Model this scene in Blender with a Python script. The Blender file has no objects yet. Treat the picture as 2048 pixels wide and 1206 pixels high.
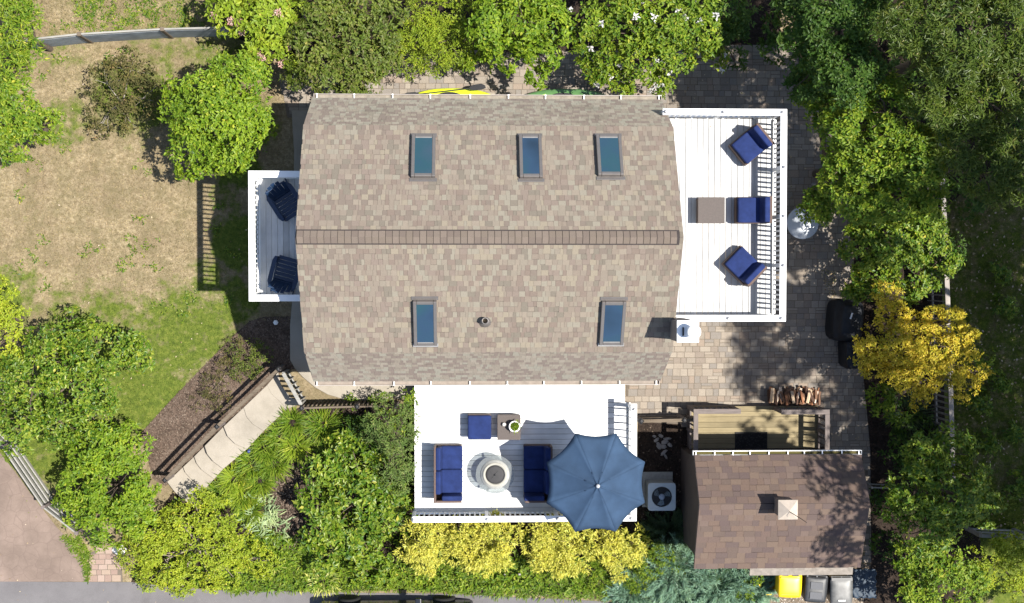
import bpy, bmesh, math, random
import numpy as np
from mathutils import Vector, Matrix, Quaternion

random.seed(7)
rng = np.random.default_rng(11)
SC = bpy.context.scene
COL = SC.collection
R = math.radians

# ------------------------------------------------------------------ camera model (a drone looking almost straight down)
F = 2541.0          # focal length in photo pixels (photo 2048 wide)
H = 35.9            # height of the lens over the yard
_n = Vector((930 - 1024, 603 - 538, -F)).normalized()
RQ = _n.rotation_difference(Vector((0, 0, -1)))

def W(px, py, z=0.0):
    d = RQ @ Vector((px - 1024, 603 - py, -F))
    t = (z - H) / d.z
    return Vector((d.x * t, d.y * t, z))

def S(z): return F / (H - z)      # pixels per metre at height z

def sstep(a, b, v):
    t = min(1, max(0, (v - a) / (b - a)))
    return t * t * (3 - 2 * t)

YA, YB = W(0, 790).y, W(0, 1000).y
XA, XB = W(760, 0).x, W(1130, 0).x
LOW = 0.6
def G(x, y):
    return -LOW * sstep(YA, YB, y) * (1 - sstep(XA, XB, x))

def WG(px, py, up=0.0):
    z = 0
    for _ in range(4):
        p = W(px, py, z + up); z = G(p.x, p.y)
    return W(px, py, z + up)

# ------------------------------------------------------------------ object helpers
def tag(o, label=None, cat=None, group=None, kind=None):
    if label: o['label'] = label
    if cat: o['category'] = cat
    if group: o['group'] = group
    if kind: o['kind'] = kind
    return o

def thing(name, label, cat, loc=(0, 0, 0), rz=0.0, group=None):
    o = bpy.data.objects.new(name, None); COL.objects.link(o)
    o.empty_display_size = 0.2
    o.location = loc; o.rotation_euler = (0, 0, rz)
    return tag(o, label, cat, group)

def dup(o, loc=None, rz=None, label=None, parent=None):
    c = o.copy(); COL.objects.link(c)
    if parent is not None: c.parent = parent
    if loc is not None: c.location = loc
    if rz is not None: c.rotation_euler = (0, 0, rz)
    if label: c['label'] = label
    for ch in list(o.children): dup(ch, parent=c)
    return c

def root_loc(o):
    while o.parent is not None: o = o.parent
    return Vector(o.location)

class MB:
    def __init__(s): s.v = []; s.f = []; s.sm = []
    def add(s, vs, fs, smooth=False):
        n = len(s.v); s.v += [tuple(v) for v in vs]
        s.f += [tuple(i + n for i in f) for f in fs]; s.sm += [smooth] * len(fs); return s
    def bx(s, x0, x1, y0, y1, z0, z1):
        return s.add([(x0,y0,z0),(x1,y0,z0),(x1,y1,z0),(x0,y1,z0),(x0,y0,z1),(x1,y0,z1),(x1,y1,z1),(x0,y1,z1)],
                     [(3,2,1,0),(4,5,6,7),(0,1,5,4),(1,2,6,5),(2,3,7,6),(3,0,4,7)])
    def box(s, c, size, M=None):
        hx, hy, hz = size[0]/2, size[1]/2, size[2]/2
        vs = [Vector((x,y,z)) for z in (-hz,hz) for x,y in ((-hx,-hy),(hx,-hy),(hx,hy),(-hx,hy))]
        if M is not None: vs = [M @ v for v in vs]
        c = Vector(c)
        return s.add([v + c for v in vs], [(3,2,1,0),(4,5,6,7),(0,1,5,4),(1,2,6,5),(2,3,7,6),(3,0,4,7)])
    def beam(s, p, q, w, h, roll=0.0):
        p, q = Vector(p), Vector(q); d = q - p; L = d.length
        if L < 1e-6: return s
        x = d / L
        up = Vector((0,0,1)) if abs(x.z) < .98 else Vector((0,1,0))
        y = up.cross(x).normalized(); z = x.cross(y)
        M = Matrix((x, y, z)).transposed() @ Matrix.Rotation(roll, 3, 'X')
        return s.box((p + q) / 2, (L, w, h), M)
    def tube(s, pts, rad, n=8, caps=True):
        pts = [Vector(p) for p in pts]
        if not hasattr(rad, '__len__'): rad = [rad] * len(pts)
        vs = []; m = len(pts)
        for i, p in enumerate(pts):
            d = (pts[min(i+1, m-1)] - pts[max(i-1, 0)]).normalized()
            up = Vector((0,0,1)) if abs(d.z) < .95 else Vector((1,0,0))
            a = up.cross(d).normalized(); b = d.cross(a)
            for k in range(n):
                t = 2*math.pi*k/n
                vs.append(p + (a*math.cos(t) + b*math.sin(t)) * rad[i])
        fs = [(i*n+k, i*n+(k+1)%n, (i+1)*n+(k+1)%n, (i+1)*n+k) for i in range(m-1) for k in range(n)]
        s.add(vs, fs, True)
        if caps:
            s.add(vs[:n], [tuple(range(n-1, -1, -1))]); s.add(vs[-n:], [tuple(range(n))])
        return s
    def lathe(s, prof, c=(0,0,0), n=32, smooth=True):
        c = Vector(c); vs = []; m = len(prof)
        for r, z in prof:
            for k in range(n):
                t = 2*math.pi*k/n
                vs.append(c + Vector((r*math.cos(t), r*math.sin(t), z)))
        fs = [(i*n+k, i*n+(k+1)%n, (i+1)*n+(k+1)%n, (i+1)*n+k) for i in range(m-1) for k in range(n)]
        return s.add(vs, fs, smooth)
    def prism(s, poly, z0, z1):
        n = len(poly)
        a = sum(poly[i][0]*poly[(i+1)%n][1] - poly[(i+1)%n][0]*poly[i][1] for i in range(n))
        if a < 0: poly = poly[::-1]
        vs = [(p[0], p[1], z0) for p in poly] + [(p[0], p[1], z1) for p in poly]
        fs = [tuple(range(n-1, -1, -1)), tuple(range(n, 2*n))] + [(i, (i+1)%n, n+(i+1)%n, n+i) for i in range(n)]
        return s.add(vs, fs)
    def build(s, name, mat, parent=None, local=False, bevel=0.0, seg=2, smooth=False, label=None):
        me = bpy.data.meshes.new(name)
        vs = [Vector(v) for v in s.v]
        off = Vector((0,0,0))
        if parent is not None:
            if not local: off = root_loc(parent)
        elif not local:
            xs = [v.x for v in vs]; ys = [v.y for v in vs]; zs = [v.z for v in vs]
            off = Vector(((min(xs)+max(xs))/2, (min(ys)+max(ys))/2, min(zs)))
        me.from_pydata([v - off for v in vs], [], s.f)
        for p, sm in zip(me.polygons, s.sm): p.use_smooth = sm or smooth
        if bevel:
            bm = bmesh.new(); bm.from_mesh(me)
            es = [e for e in bm.edges if len(e.link_faces) == 2 and e.calc_face_angle(0) > .6]
            bmesh.ops.bevel(bm, geom=es, offset=bevel, segments=seg, profile=.6, affect='EDGES', clamp_overlap=True)
            if seg > 1:
                for f in bm.faces: f.smooth = smooth or f.smooth
            bm.to_mesh(me); bm.free()
        me.materials.append(mat)
        o = bpy.data.objects.new(name, me); COL.objects.link(o)
        if parent is not None: o.parent = parent
        else: o.location = off
        if label: o['label'] = label
        return o

def mesh_np(name, V, Q=None, T=None, mat=None, parent=None, off=None):
    """numpy verts (n,3), quads (q,4), tris (t,3) -> object"""
    me = bpy.data.meshes.new(name)
    V = np.asarray(V, dtype=np.float32)
    if off is None: off = np.array(root_loc(parent)) if parent is not None else np.zeros(3)
    V = V - np.asarray(off, dtype=np.float32)
    Q = np.zeros((0, 4), int) if Q is None else Q
    T = np.zeros((0, 3), int) if T is None else T
    idx = np.concatenate([Q.ravel(), T.ravel()]).astype(np.int32)
    st = np.concatenate([np.arange(len(Q)) * 4, len(Q) * 4 + np.arange(len(T)) * 3]).astype(np.int32)
    me.vertices.add(len(V)); me.vertices.foreach_set('co', V.ravel())
    me.loops.add(len(idx)); me.loops.foreach_set('vertex_index', idx)
    me.polygons.add(len(st)); me.polygons.foreach_set('loop_start', st)
    me.update(calc_edges=True); me.validate()
    me.shade_flat()
    me.materials.append(mat)
    o = bpy.data.objects.new(name, me); COL.objects.link(o)
    if parent is not None: o.parent = parent
    else: o.location = off
    return o

# ------------------------------------------------------------------ materials
class NT:
    def __init__(s, name):
        s.m = bpy.data.materials.new(name); s.m.use_nodes = True
        s.t = s.m.node_tree; s.b = s.t.nodes['Principled BSDF']; s.out = s.t.nodes['Material Output']
    def n(s, typ, **kw):
        nd = s.t.nodes.new(typ)
        for k, v in kw.items():
            if k.startswith('i_'): nd.inputs[k[2:].replace('_', ' ')].default_value = v
            else: setattr(nd, k, v)
        return nd
    def l(s, a, b): s.t.links.new(a, b)
    def pos(s): return s.n('ShaderNodeNewGeometry').outputs['Position']
    def obj(s): return s.n('ShaderNodeTexCoord').outputs['Object']
    def island(s): return s.n('ShaderNodeNewGeometry').outputs['Random Per Island']
    def noise(s, vec, scale, detail=4, rough=.6):
        nd = s.n('ShaderNodeTexNoise', i_Scale=scale, i_Detail=detail, i_Roughness=rough); s.l(vec, nd.inputs['Vector']); return nd.outputs['Fac']
    def ramp(s, fac, stops, interp='LINEAR'):
        nd = s.n('ShaderNodeValToRGB'); r = nd.color_ramp; r.interpolation = interp
        while len(r.elements) < len(stops): r.elements.new(.5)
        for e, (p, c) in zip(r.elements, stops):
            e.position = p; e.color = tuple(c)[:3] + (1,) if hasattr(c, '__len__') else (c, c, c, 1)
        s.l(fac, nd.inputs['Fac']); return nd.outputs['Color']
    def mix(s, fac, a, b, mode='MIX'):
        nd = s.n('ShaderNodeMix', data_type='RGBA', blend_type=mode)
        for sock, val in ((nd.inputs[0], fac), (nd.inputs[6], a), (nd.inputs[7], b)):
            if isinstance(val, bpy.types.NodeSocket): s.l(val, sock)
            elif hasattr(val, '__len__'): sock.default_value = tuple(val)[:3] + (1,)
            else: sock.default_value = val
        return nd.outputs[2]
    def math(s, op, a, b=0.0, clamp=False):
        nd = s.n('ShaderNodeMath', operation=op, use_clamp=clamp)
        for i, val in enumerate((a, b)):
            if isinstance(val, bpy.types.NodeSocket): s.l(val, nd.inputs[i])
            else: nd.inputs[i].default_value = val
        return nd.outputs[0]
    def bump(s, h, strength=.3, dist=.02):
        nd = s.n('ShaderNodeBump', i_Strength=strength, i_Distance=dist); s.l(h, nd.inputs['Height']); s.l(nd.outputs['Normal'], s.b.inputs['Normal'])
    def fin(s, col, rough=.8, metal=0.0, spec=.3):
        if isinstance(col, bpy.types.NodeSocket): s.l(col, s.b.inputs['Base Color'])
        else: s.b.inputs['Base Color'].default_value = tuple(col)[:3] + (1,)
        s.b.inputs['Roughness'].default_value = rough; s.b.inputs['Metallic'].default_value = metal
        s.b.inputs['Specular IOR Level'].default_value = spec
        return s.m

def plain(name, c, rough=.6, metal=0, spec=.4, var=.12, scale=6, bump=0.0, bscale=60):
    t = NT(name); v = t.obj()
    n1 = t.noise(v, scale, 5)
    lo = tuple(x * (1 - var) for x in c); hi = tuple(min(1, x * (1 + var)) for x in c)
    col = t.ramp(n1, [(.3, lo), (.7, hi)])
    if bump: t.bump(t.noise(v, bscale, 3), bump, .01)
    return t.fin(col, rough, metal, spec)

def wood(name, c, c2, along='X', rough=.75, grain=14, isl=True):
    t = NT(name); v = t.obj()
    mp = t.n('ShaderNodeMapping'); mp.inputs['Scale'].default_value = (1, grain, grain) if along == 'X' else (grain, 1, grain)
    t.l(v, mp.inputs['Vector'])
    n1 = t.noise(mp.outputs['Vector'], 2.2, 6, .65)
    col = t.ramp(n1, [(.3, c), (.7, c2)])
    if isl:
        col = t.mix(1.0, col, t.ramp(t.island(), [(0, (.78,.78,.78)), (1, (1.1,1.1,1.1))]), 'MULTIPLY')
    blot = t.ramp(t.noise(v, 1.3, 4), [(.35, (.8,.8,.8)), (.65, (1,1,1))])
    col = t.mix(1.0, col, blot, 'MULTIPLY')
    t.bump(n1, .25, .004)
    return t.fin(col, rough, 0, .2)

def islands(name, cols, rough=.85, nscale=60, stain=None, bump=.3, coarse=1.0):
    t = NT(name); v = t.obj(); n = len(cols)
    col = t.ramp(t.island(), [(i / n, c) for i, c in enumerate(cols)], 'CONSTANT')
    sp = t.noise(v, nscale, 3, .7)
    col = t.mix(1.0, col, t.ramp(sp, [(.25, (.72,.72,.72)), (.75, (1.15,1.15,1.15))]), 'MULTIPLY')
    if stain:
        st = t.noise(v, stain[0], 5, .6)
        col = t.mix(t.ramp(st, [(stain[1], 0.0), (stain[1] + .18, stain[3])]), col, stain[2])
    t.bump(sp, bump, .006)
    return t.fin(col, rough, 0, .15)

def leafmat(name, cols, trans=.25, rough=.5, spec=.25, clump=.9, tcol=None, gain=1.35):
    t = NT(name); v = t.obj(); n = len(cols)
    cols = [(min(.85, c[0]*gain), min(.85, c[1]*gain), min(.85, c[2]*gain)) for c in cols]
    m_ = cols[n // 2]; dead = (min(.8, m_[0] * 1.7 + .02), m_[1] * 1.35, m_[2] * 1.6 + .01)
    col = t.ramp(t.island(), [(.96 * i / max(1, n - 1), c) for i, c in enumerate(cols)] + [(1.0, dead)])
    nz = t.noise(v, 1.7, 4)
    col = t.mix(clump, col, t.ramp(nz, [(.3, (.62,.7,.7)), (.5, (.95,.95,.95)), (.7, (1.25,1.15,.95))]), 'MULTIPLY')
    t.fin(col, rough, 0, spec)
    tr = t.n('ShaderNodeBsdfTranslucent')
    t.l(t.mix(1.0, col, tcol or (1.5, 1.35, .45), 'MULTIPLY'), tr.inputs['Color'])
    mx = t.n('ShaderNodeMixShader'); mx.inputs[0].default_value = trans
    t.l(t.b.outputs[0], mx.inputs[1]); t.l(tr.outputs[0], mx.inputs[2]); t.l(mx.outputs[0], t.out.inputs['Surface'])
    return t.m

WHITE = plain('white_paint', (.80, .80, .79), .45, var=.03, scale=3)
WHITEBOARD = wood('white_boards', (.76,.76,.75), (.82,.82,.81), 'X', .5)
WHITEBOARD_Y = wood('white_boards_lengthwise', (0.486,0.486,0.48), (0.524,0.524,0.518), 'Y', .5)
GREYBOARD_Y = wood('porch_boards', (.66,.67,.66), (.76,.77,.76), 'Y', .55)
PINE = wood('pine_boards', (0.20,0.16,0.088), (0.26,0.212,0.122), 'X', .7)
WEATHERED = wood('weathered_wood', (0.112,0.0938,0.0863), (0.188,0.158,0.146), 'X', .85, isl=True)
WEATHERED_Y = wood('weathered_wood_lengthwise', (0.112,0.0938,0.0863), (0.188,0.158,0.146), 'Y', .85, isl=True)
CEDAR = wood('old_cedar', (0.09,0.0675,0.0473), (0.162,0.131,0.0963), 'X', .85)
SILVER = wood('silvered_wood', (0.201,0.194,0.174), (0.308,0.295,0.268), 'X', .85)
GREYWOOD = wood('grey_fence_wood', (.23,.20,.18), (.34,.31,.28), 'Y', .85)
SHINGLE = islands('roof_shingles', [(0.184,0.151,0.121),(0.209,0.176,0.140),(0.164,0.129,0.106),(0.207,0.186,0.148),(0.189,0.158,0.127),(0.154,0.126,0.104),(0.215,0.184,0.140),(0.194,0.167,0.133),(0.177,0.142,0.118),(0.152,0.132,0.106)], .95, 90, (.9, .62, (0.146,0.126,0.106), .3), .12)
SHINGLE_STAINED_LIFTED = islands('mildewed_shingles_sun_lifted', [(0.308,0.264,0.208),(0.343,0.303,0.242),(0.256,0.207,0.171),(0.321,0.295,0.235),(0.291,0.254,0.201),(0.241,0.195,0.162)], .95, 60, (1.1, .52, (0.12,0.108,0.084), .5), .1)  # base paled to make up for weak sun on this steep slope; stains are mildew
SHINGLE_LOW_LIFTED = islands('weathered_shingles_sun_lifted', [(0.28,0.239,0.193),(0.306,0.266,0.216),(0.234,0.188,0.159),(0.293,0.269,0.219),(0.267,0.229,0.185),(0.222,0.179,0.152)], .95, 60, (.9, .62, (0.156,0.132,0.108), .35), .1)  # paled likewise, as little sun reaches the other steep slope; blotches are wear
SHED_SHINGLE = islands('shed_shingles', [(0.114,0.081,0.068),(0.130,0.094,0.073),(0.099,0.073,0.065),(0.122,0.086,0.068),(0.106,0.078,0.065),(0.125,0.091,0.076),(0.096,0.070,0.064)], .95, 80, (1.0, .62, (0.0651,0.0521,0.0464), .4))
RIDGE = islands('ridge_shingles', [(0.14,0.113,0.0909),(0.153,0.123,0.101),(0.129,0.103,0.0859),(0.143,0.116,0.0952)], .95, 90)
DARKVENT = plain('dark_vent', (.035,.028,.026), .8)
SIDING = plain('siding', (.36,.34,.32), .7, var=.06)
SHEDWALL = wood('shed_siding', (0.065,0.05,0.0425), (0.09,0.07,0.06), 'Y', .85)
FRAME = plain('skylight_metal', (.16,.145,.135), .45, metal=.5, spec=.5, var=.08)
LEAD = plain('flashing', (.30,.29,.28), .5, metal=.4)
t = NT('skylight_glass'); PANE = t.fin(t.ramp(t.noise(t.pos(), .55, 3, .5), [(.28, (.012,.023,.038)), (.42, (.020,.042,.075)), (.55, (.018,.052,.066)), (.7, (.034,.052,.078))]), .06, 0, .7)  # blue mottling paints in the sky reflection and the depth behind the glass
GUTTER = plain('gutter_beige', (0.275,0.242,0.215), .5, var=.08)
GUTTER_W = plain('gutter_white', (.72,.71,.69), .5, var=.05)
DEBRIS = islands('gutter_debris', [(.05,.045,.02),(.08,.07,.025),(.04,.035,.025)], .95, 30)
NAVY = plain('navy_fabric', (0.0125,0.0238,0.0897), .9, spec=.2, var=.28, scale=4, bump=.5, bscale=11)
NAVYP = plain('navy_plastic', (.013,.032,.075), .45, spec=.4, var=.1)
t = NT('wicker'); v = t.obj()
wv = t.n('ShaderNodeTexWave', i_Scale=22.0, i_Distortion=1.0, wave_type='BANDS', bands_direction='DIAGONAL'); t.l(v, wv.inputs['Vector'])
wn = t.noise(v, 45, 3)
t.bump(wv.outputs['Fac'], .5, .01)
WICKER = t.fin(t.mix(.5, t.ramp(wv.outputs['Fac'], [(.2, (0.054,0.0324,0.0252)), (.8, (0.137,0.09,0.072))]), t.ramp(wn, [(.3, (0.0648,0.0396,0.0324)), (.7, (0.144,0.101,0.0828))])), .6, 0, .3)
WICKERTOP = plain('wicker_top', (0.0714,0.0567,0.0504), .65, var=.18, scale=40, bump=.5, bscale=80)
UMB = plain('umbrella_cloth', (.027,.052,.096), .85, spec=.2, var=.2, scale=1.6, bump=.12, bscale=90)
METAL = plain('grey_metal', (.35,.35,.36), .4, metal=.7)
DARKMETAL = plain('dark_metal', (.03,.03,.032), .5, metal=.4)
CONCRETEG = plain('grey_concrete', (.33,.33,.31), .8, var=.15, scale=12, bump=.3)
PALECONC = plain('pale_concrete', (0.303,0.292,0.253), .8, var=.08, scale=12, bump=.2)
LAVA = islands('lava_rock', [(.02,.02,.022),(.05,.05,.052),(.03,.03,.03)], .9, 30)
BLACKP = plain('black_cover', (.010,.011,.014), .6, spec=.3, var=.3, bump=.3, bscale=6)
SOILPOT = plain('potting_soil', (.035,.022,.016), .95, var=.3, scale=30)
ACGREY = plain('unit_grey', (0.306,0.324,0.324), .5, spec=.4, var=.06)
YELLOWP = plain('yellow_plastic', (.80,.52,.01), .42, spec=.5, var=.06)
BINGREY = plain('bin_grey', (0.0315,0.0328,0.0357), .5, spec=.5, var=.25, scale=9)
BINBLACK = plain('bin_black', (0.018,0.0186,0.0198), .38, spec=.6, var=.3, scale=9)
BINLID = plain('bin_faded_lid', (0.0935,0.0935,0.0908), .45, spec=.5, var=.35, scale=5)
BINLABEL = plain('bin_label', (0.035,0.0385,0.049), .5, var=.15, scale=20)
MARK = plain('white_print', (.75,.75,.75), .5, var=.02)
KYELLOW = plain('kayak_yellow', (.55,.62,.02), .4, spec=.5, var=.08)
KGREEN = plain('kayak_green', (.07,.16,.05), .4, spec=.5, var=.1)
KLIME = plain('kayak_lime', (.30,.50,.05), .4, spec=.5, var=.1)
TABLEW = plain('table_top_white', (0.4,0.432,0.464), .25, spec=.6, var=.06)
BARK = plain('bark', (.10,.075,.055), .95, var=.3, scale=14, bump=.6)
LOGEND = islands('split_log', [(.34,.21,.12),(.50,.36,.23),(.20,.09,.05),(.28,.15,.08),(.58,.47,.36),(.14,.075,.05)], .9, 40)
STONE = plain('pale_stone', (0.25,0.23,0.21), .9, var=.2, scale=9, bump=.6, bscale=25)
WHITESTONE = plain('white_stone', (.72,.70,.66), .9, var=.12, scale=9, bump=.6, bscale=25)
BLUEP = plain('blue_plastic', (.05,.07,.35), .5)
CARPAINT = plain('black_car_paint', (.008,.009,.012), .2, spec=.8, var=.05)
CARGLASS = plain('car_glass', (.01,.012,.014), .08, spec=.8, var=.02)
RUBBER = plain('rubber', (.015,.015,.015), .9)
t = NT('tinted_glass'); tb = t.n('ShaderNodeBsdfTransparent'); tb.inputs[0].default_value = (.72, .76, .76, 1)
gl = t.n('ShaderNodeBsdfGlossy'); gl.inputs['Roughness'].default_value = .08; gl.inputs[0].default_value = (.8, .8, .8, 1)
df = t.n('ShaderNodeBsdfDiffuse'); df.inputs[0].default_value = (.30, .31, .30, 1)
m1 = t.n('ShaderNodeMixShader'); m1.inputs[0].default_value = .12; t.l(tb.outputs[0], m1.inputs[1]); t.l(gl.outputs[0], m1.inputs[2])
m2 = t.n('ShaderNodeMixShader'); m2.inputs[0].default_value = .28; t.l(m1.outputs[0], m2.inputs[1]); t.l(df.outputs[0], m2.inputs[2])
t.l(m2.outputs[0], t.out.inputs['Surface']); GLASS = t.m

# leaves
LEAF = {
 'bright': leafmat('leaf_bright', [(0.039,0.087,0.004),(0.100,0.161,0.008),(0.160,0.218,0.017),(0.063,0.122,0.006)]),
 'fresh':  leafmat('leaf_fresh', [(0.032,0.080,0.005),(0.090,0.148,0.009),(0.160,0.206,0.019),(0.055,0.103,0.006)]),
 'glossy': leafmat('leaf_glossy', [(0.023,0.067,0.005),(0.078,0.135,0.007),(0.169,0.211,0.023),(0.037,0.094,0.005)], .3, .45, .35),
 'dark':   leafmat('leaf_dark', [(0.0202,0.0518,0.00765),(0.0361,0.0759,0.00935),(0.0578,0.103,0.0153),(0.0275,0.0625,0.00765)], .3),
 'olive':  leafmat('leaf_olive', [(0.0425,0.0683,0.01),(0.0765,0.11,0.012),(0.115,0.147,0.028),(0.085,0.084,0.03)], .3),
 'moss':   leafmat('leaf_moss', [(.05,.05,.02),(.075,.07,.025),(.10,.085,.035),(.05,.06,.015)], .2, .8, .1),
 'lime':   leafmat('leaf_lime', [(0.101,0.155,0.01),(0.151,0.21,0.014),(0.193,0.24,0.025),(0.118,0.18,0.011)]),
 'yellowgreen': leafmat('leaf_yellowgreen', [(0.132,0.186,0.00896),(0.193,0.239,0.0134),(0.235,0.268,0.0269),(0.141,0.198,0.0101)]),
 'gold':   leafmat('leaf_gold', [(0.38,0.369,0.0475),(0.513,0.488,0.095),(0.57,0.534,0.142),(0.285,0.313,0.0356)], .4, .7, .1, .5, (1.04,1.01,0.831), 1.3),
 'goldtree': leafmat('leaf_goldtree', [(0.273,0.24,0.0166),(0.41,0.342,0.0331),(0.507,0.394,0.0662),(0.166,0.188,0.00994)], .4, .7, .1, .8, (1.17,1.03,0.414), 1.35),
 'blue':   leafmat('leaf_blue', [(0.0865,0.156,0.109),(0.136,0.221,0.157),(0.185,0.28,0.205),(0.105,0.176,0.0887)], .2, .7, .1, .7, (1.36,1.56,1.09)),
 'lance':  leafmat('leaf_lance', [(0.0255,0.0514,0.00518),(0.051,0.0808,0.0083),(0.0894,0.121,0.0233),(0.0351,0.0624,0.00571)], .3, .45, .3),
 'sage':   leafmat('leaf_sage', [(0.0585,0.0998,0.022),(0.0855,0.137,0.03),(0.117,0.168,0.045),(0.099,0.116,0.04)], .3, .6),
 'strap':  leafmat('leaf_strap', [(0.047,0.099,0.007),(0.096,0.155,0.011),(0.150,0.199,0.023),(0.067,0.121,0.007)], .35, .5),
 'pale':   leafmat('leaf_pale', [(.15,.22,.10),(.23,.30,.16),(.30,.35,.19),(.10,.17,.06)], .3, .5),
 'palegold': leafmat('leaf_palegold', [(.26,.28,.06),(.36,.36,.11),(.18,.24,.035),(.40,.40,.18)], .3, .5),
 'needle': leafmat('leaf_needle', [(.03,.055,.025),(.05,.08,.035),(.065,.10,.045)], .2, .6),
 'pink':   leafmat('petal_pink', [(.50,.28,.25),(.56,.37,.32),(.44,.22,.20),(.58,.48,.39)], .25, .7, .2, .3, (1,.9,.9), 1),
 'white':  leafmat('petal_white', [(0.615,0.599,0.574),(0.64,0.631,0.615),(0.574,0.541,0.541)], .25, .7, .2, .1, (0.82,0.82,0.82), 1),
}
# ------------------------------------------------------------------ ground sheets
GREEN_BLOBS = [(500,480,85,1.2),(370,660,140,.8),(190,720,190,.75),(470,330,60,1.1),(100,880,180,.8),(10,590,90,.8),(470,600,60,.8),(300,800,130,.9),(420,560,60,.6),  # first blob paints darker green into the house shadow on the lawn
               (440,120,120,.55),(250,190,110,.75),(130,245,70,.55),(130,95,60,.35),(330,110,80,.45),(450,400,50,.5),(190,10,60,.4),(380,40,70,.45),
               (60,420,40,.2),(2000,700,500,.65),(2000,200,400,.6),(1980,1100,200,.9),(520,240,60,.6),(300,20,60,.35)]
def lawn_mat(name, blades=False):
    t = NT(name); p = t.pos()
    acc = None
    warp = t.n('ShaderNodeTexNoise', i_Scale=.9, i_Detail=4); t.l(p, warp.inputs['Vector'])
    add = t.n('ShaderNodeMix', data_type='VECTOR'); add.inputs[0].default_value = .55
    off = t.n('ShaderNodeVectorMath', operation='SUBTRACT'); t.l(warp.outputs['Color'], off.inputs[0]); off.inputs[1].default_value = (.5, .5, .5)
    sc = t.n('ShaderNodeVectorMath', operation='SCALE'); t.l(off.outputs[0], sc.inputs[0]); sc.inputs['Scale'].default_value = 1.6
    ad = t.n('ShaderNodeVectorMath', operation='ADD'); t.l(p, ad.inputs[0]); t.l(sc.outputs[0], ad.inputs[1])
    flat = t.n('ShaderNodeVectorMath', operation='MULTIPLY'); t.l(ad.outputs[0], flat.inputs[0]); flat.inputs[1].default_value = (1, 1, 0)
    for px, py, r, w in GREEN_BLOBS:
        c = W(px, py)
        d = t.n('ShaderNodeVectorMath', operation='DISTANCE'); t.l(flat.outputs[0], d.inputs[0]); d.inputs[1].default_value = (c.x, c.y, 0)
        mr = t.n('ShaderNodeMapRange', interpolation_type='SMOOTHSTEP'); t.l(d.outputs['Value'], mr.inputs['Value'])
        mr.inputs['From Min'].default_value = r / 70.8 * .35; mr.inputs['From Max'].default_value = r / 70.8 * 1.15
        mr.inputs['To Min'].default_value = w; mr.inputs['To Max'].default_value = 0
        acc = mr.outputs[0] if acc is None else t.math('MAXIMUM', acc, mr.outputs[0])
    mid = t.noise(p, 3.2, 6, .7)
    fine = t.noise(p, 26, 4, .7)
    m = t.math('ADD', acc, t.math('MULTIPLY', t.math('SUBTRACT', mid, .5), 1.9))
    m = t.math('ADD', m, t.math('MULTIPLY', t.math('SUBTRACT', fine, .5), .35))
    fac = t.ramp(m, [(.28, 0.0), (.72, 1.0)])
    big = t.noise(p, .7, 3)
    dry = t.ramp(t.noise(p, 9, 6, .75), [(.25, (.085,.065,.036)), (.40, (.165,.128,.075)), (.52, (.25,.198,.12)), (.68, (.34,.28,.18))])
    dry = t.mix(t.ramp(big, [(.4, 0.0), (.65, .55)]), dry, (.14,.105,.065))
    grn = t.ramp(t.noise(p, 7, 6, .7), [(.28, (0.0384,0.0576,0.0115)), (.5, (0.0816,0.11,0.0173)), (.7, (0.144,0.158,0.0336))])
    patch = t.ramp(t.noise(p, 2.1, 6, .75), [(.44, 0.0), (.60, .65)])
    dry = t.mix(patch, dry, (.135,.113,.060))
    col = t.mix(fac, dry, grn)
    col = t.mix(1.0, col, t.ramp(fine, [(.3, (.72,.72,.72)), (.7, (1.18,1.18,1.18))]), 'MULTIPLY')
    if blades:
        col = t.mix(1.0, col, t.ramp(t.island(), [(0, (.75,.8,.7)), (1, (1.55,1.5,1.3))]), 'MULTIPLY')
    else:
        t.bump(t.math('ADD', fine, mid), .6, .03)
    return t.fin(col, .95, 0, .1)
LAWN = lawn_mat('dry_lawn')
BLADES = lawn_mat('lawn_blades', True)

def mulch_mat(name, c1, c2, c3, s=22):
    t = NT(name); p = t.pos()
    vo = t.n('ShaderNodeTexVoronoi', i_Scale=s); t.l(p, vo.inputs['Vector'])
    a = t.ramp(t.noise(p, 1.6, 5, .65), [(.3, c1), (.55, c2), (.75, c3)])
    col = t.mix(1.0, a, t.ramp(vo.outputs['Color'], [(.1, (.6,.6,.6)), (.9, (1.25,1.25,1.25))]), 'MULTIPLY')
    t.bump(t.math('ADD', vo.outputs['Distance'], t.noise(p, 40, 4)), .7, .03)
    return t.fin(col, .95, 0, .1)
MULCH = mulch_mat('bark_mulch', (0.0612,0.0428,0.0318), (0.107,0.0765,0.0581), (0.153,0.116,0.0918))
SOIL = mulch_mat('dark_soil', (0.0196,0.014,0.0112), (0.035,0.0252,0.0196), (0.063,0.0455,0.035))
GRAVEL = mulch_mat('gravel', (.12,.09,.065), (.19,.15,.11), (.27,.22,.17), 34)

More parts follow.
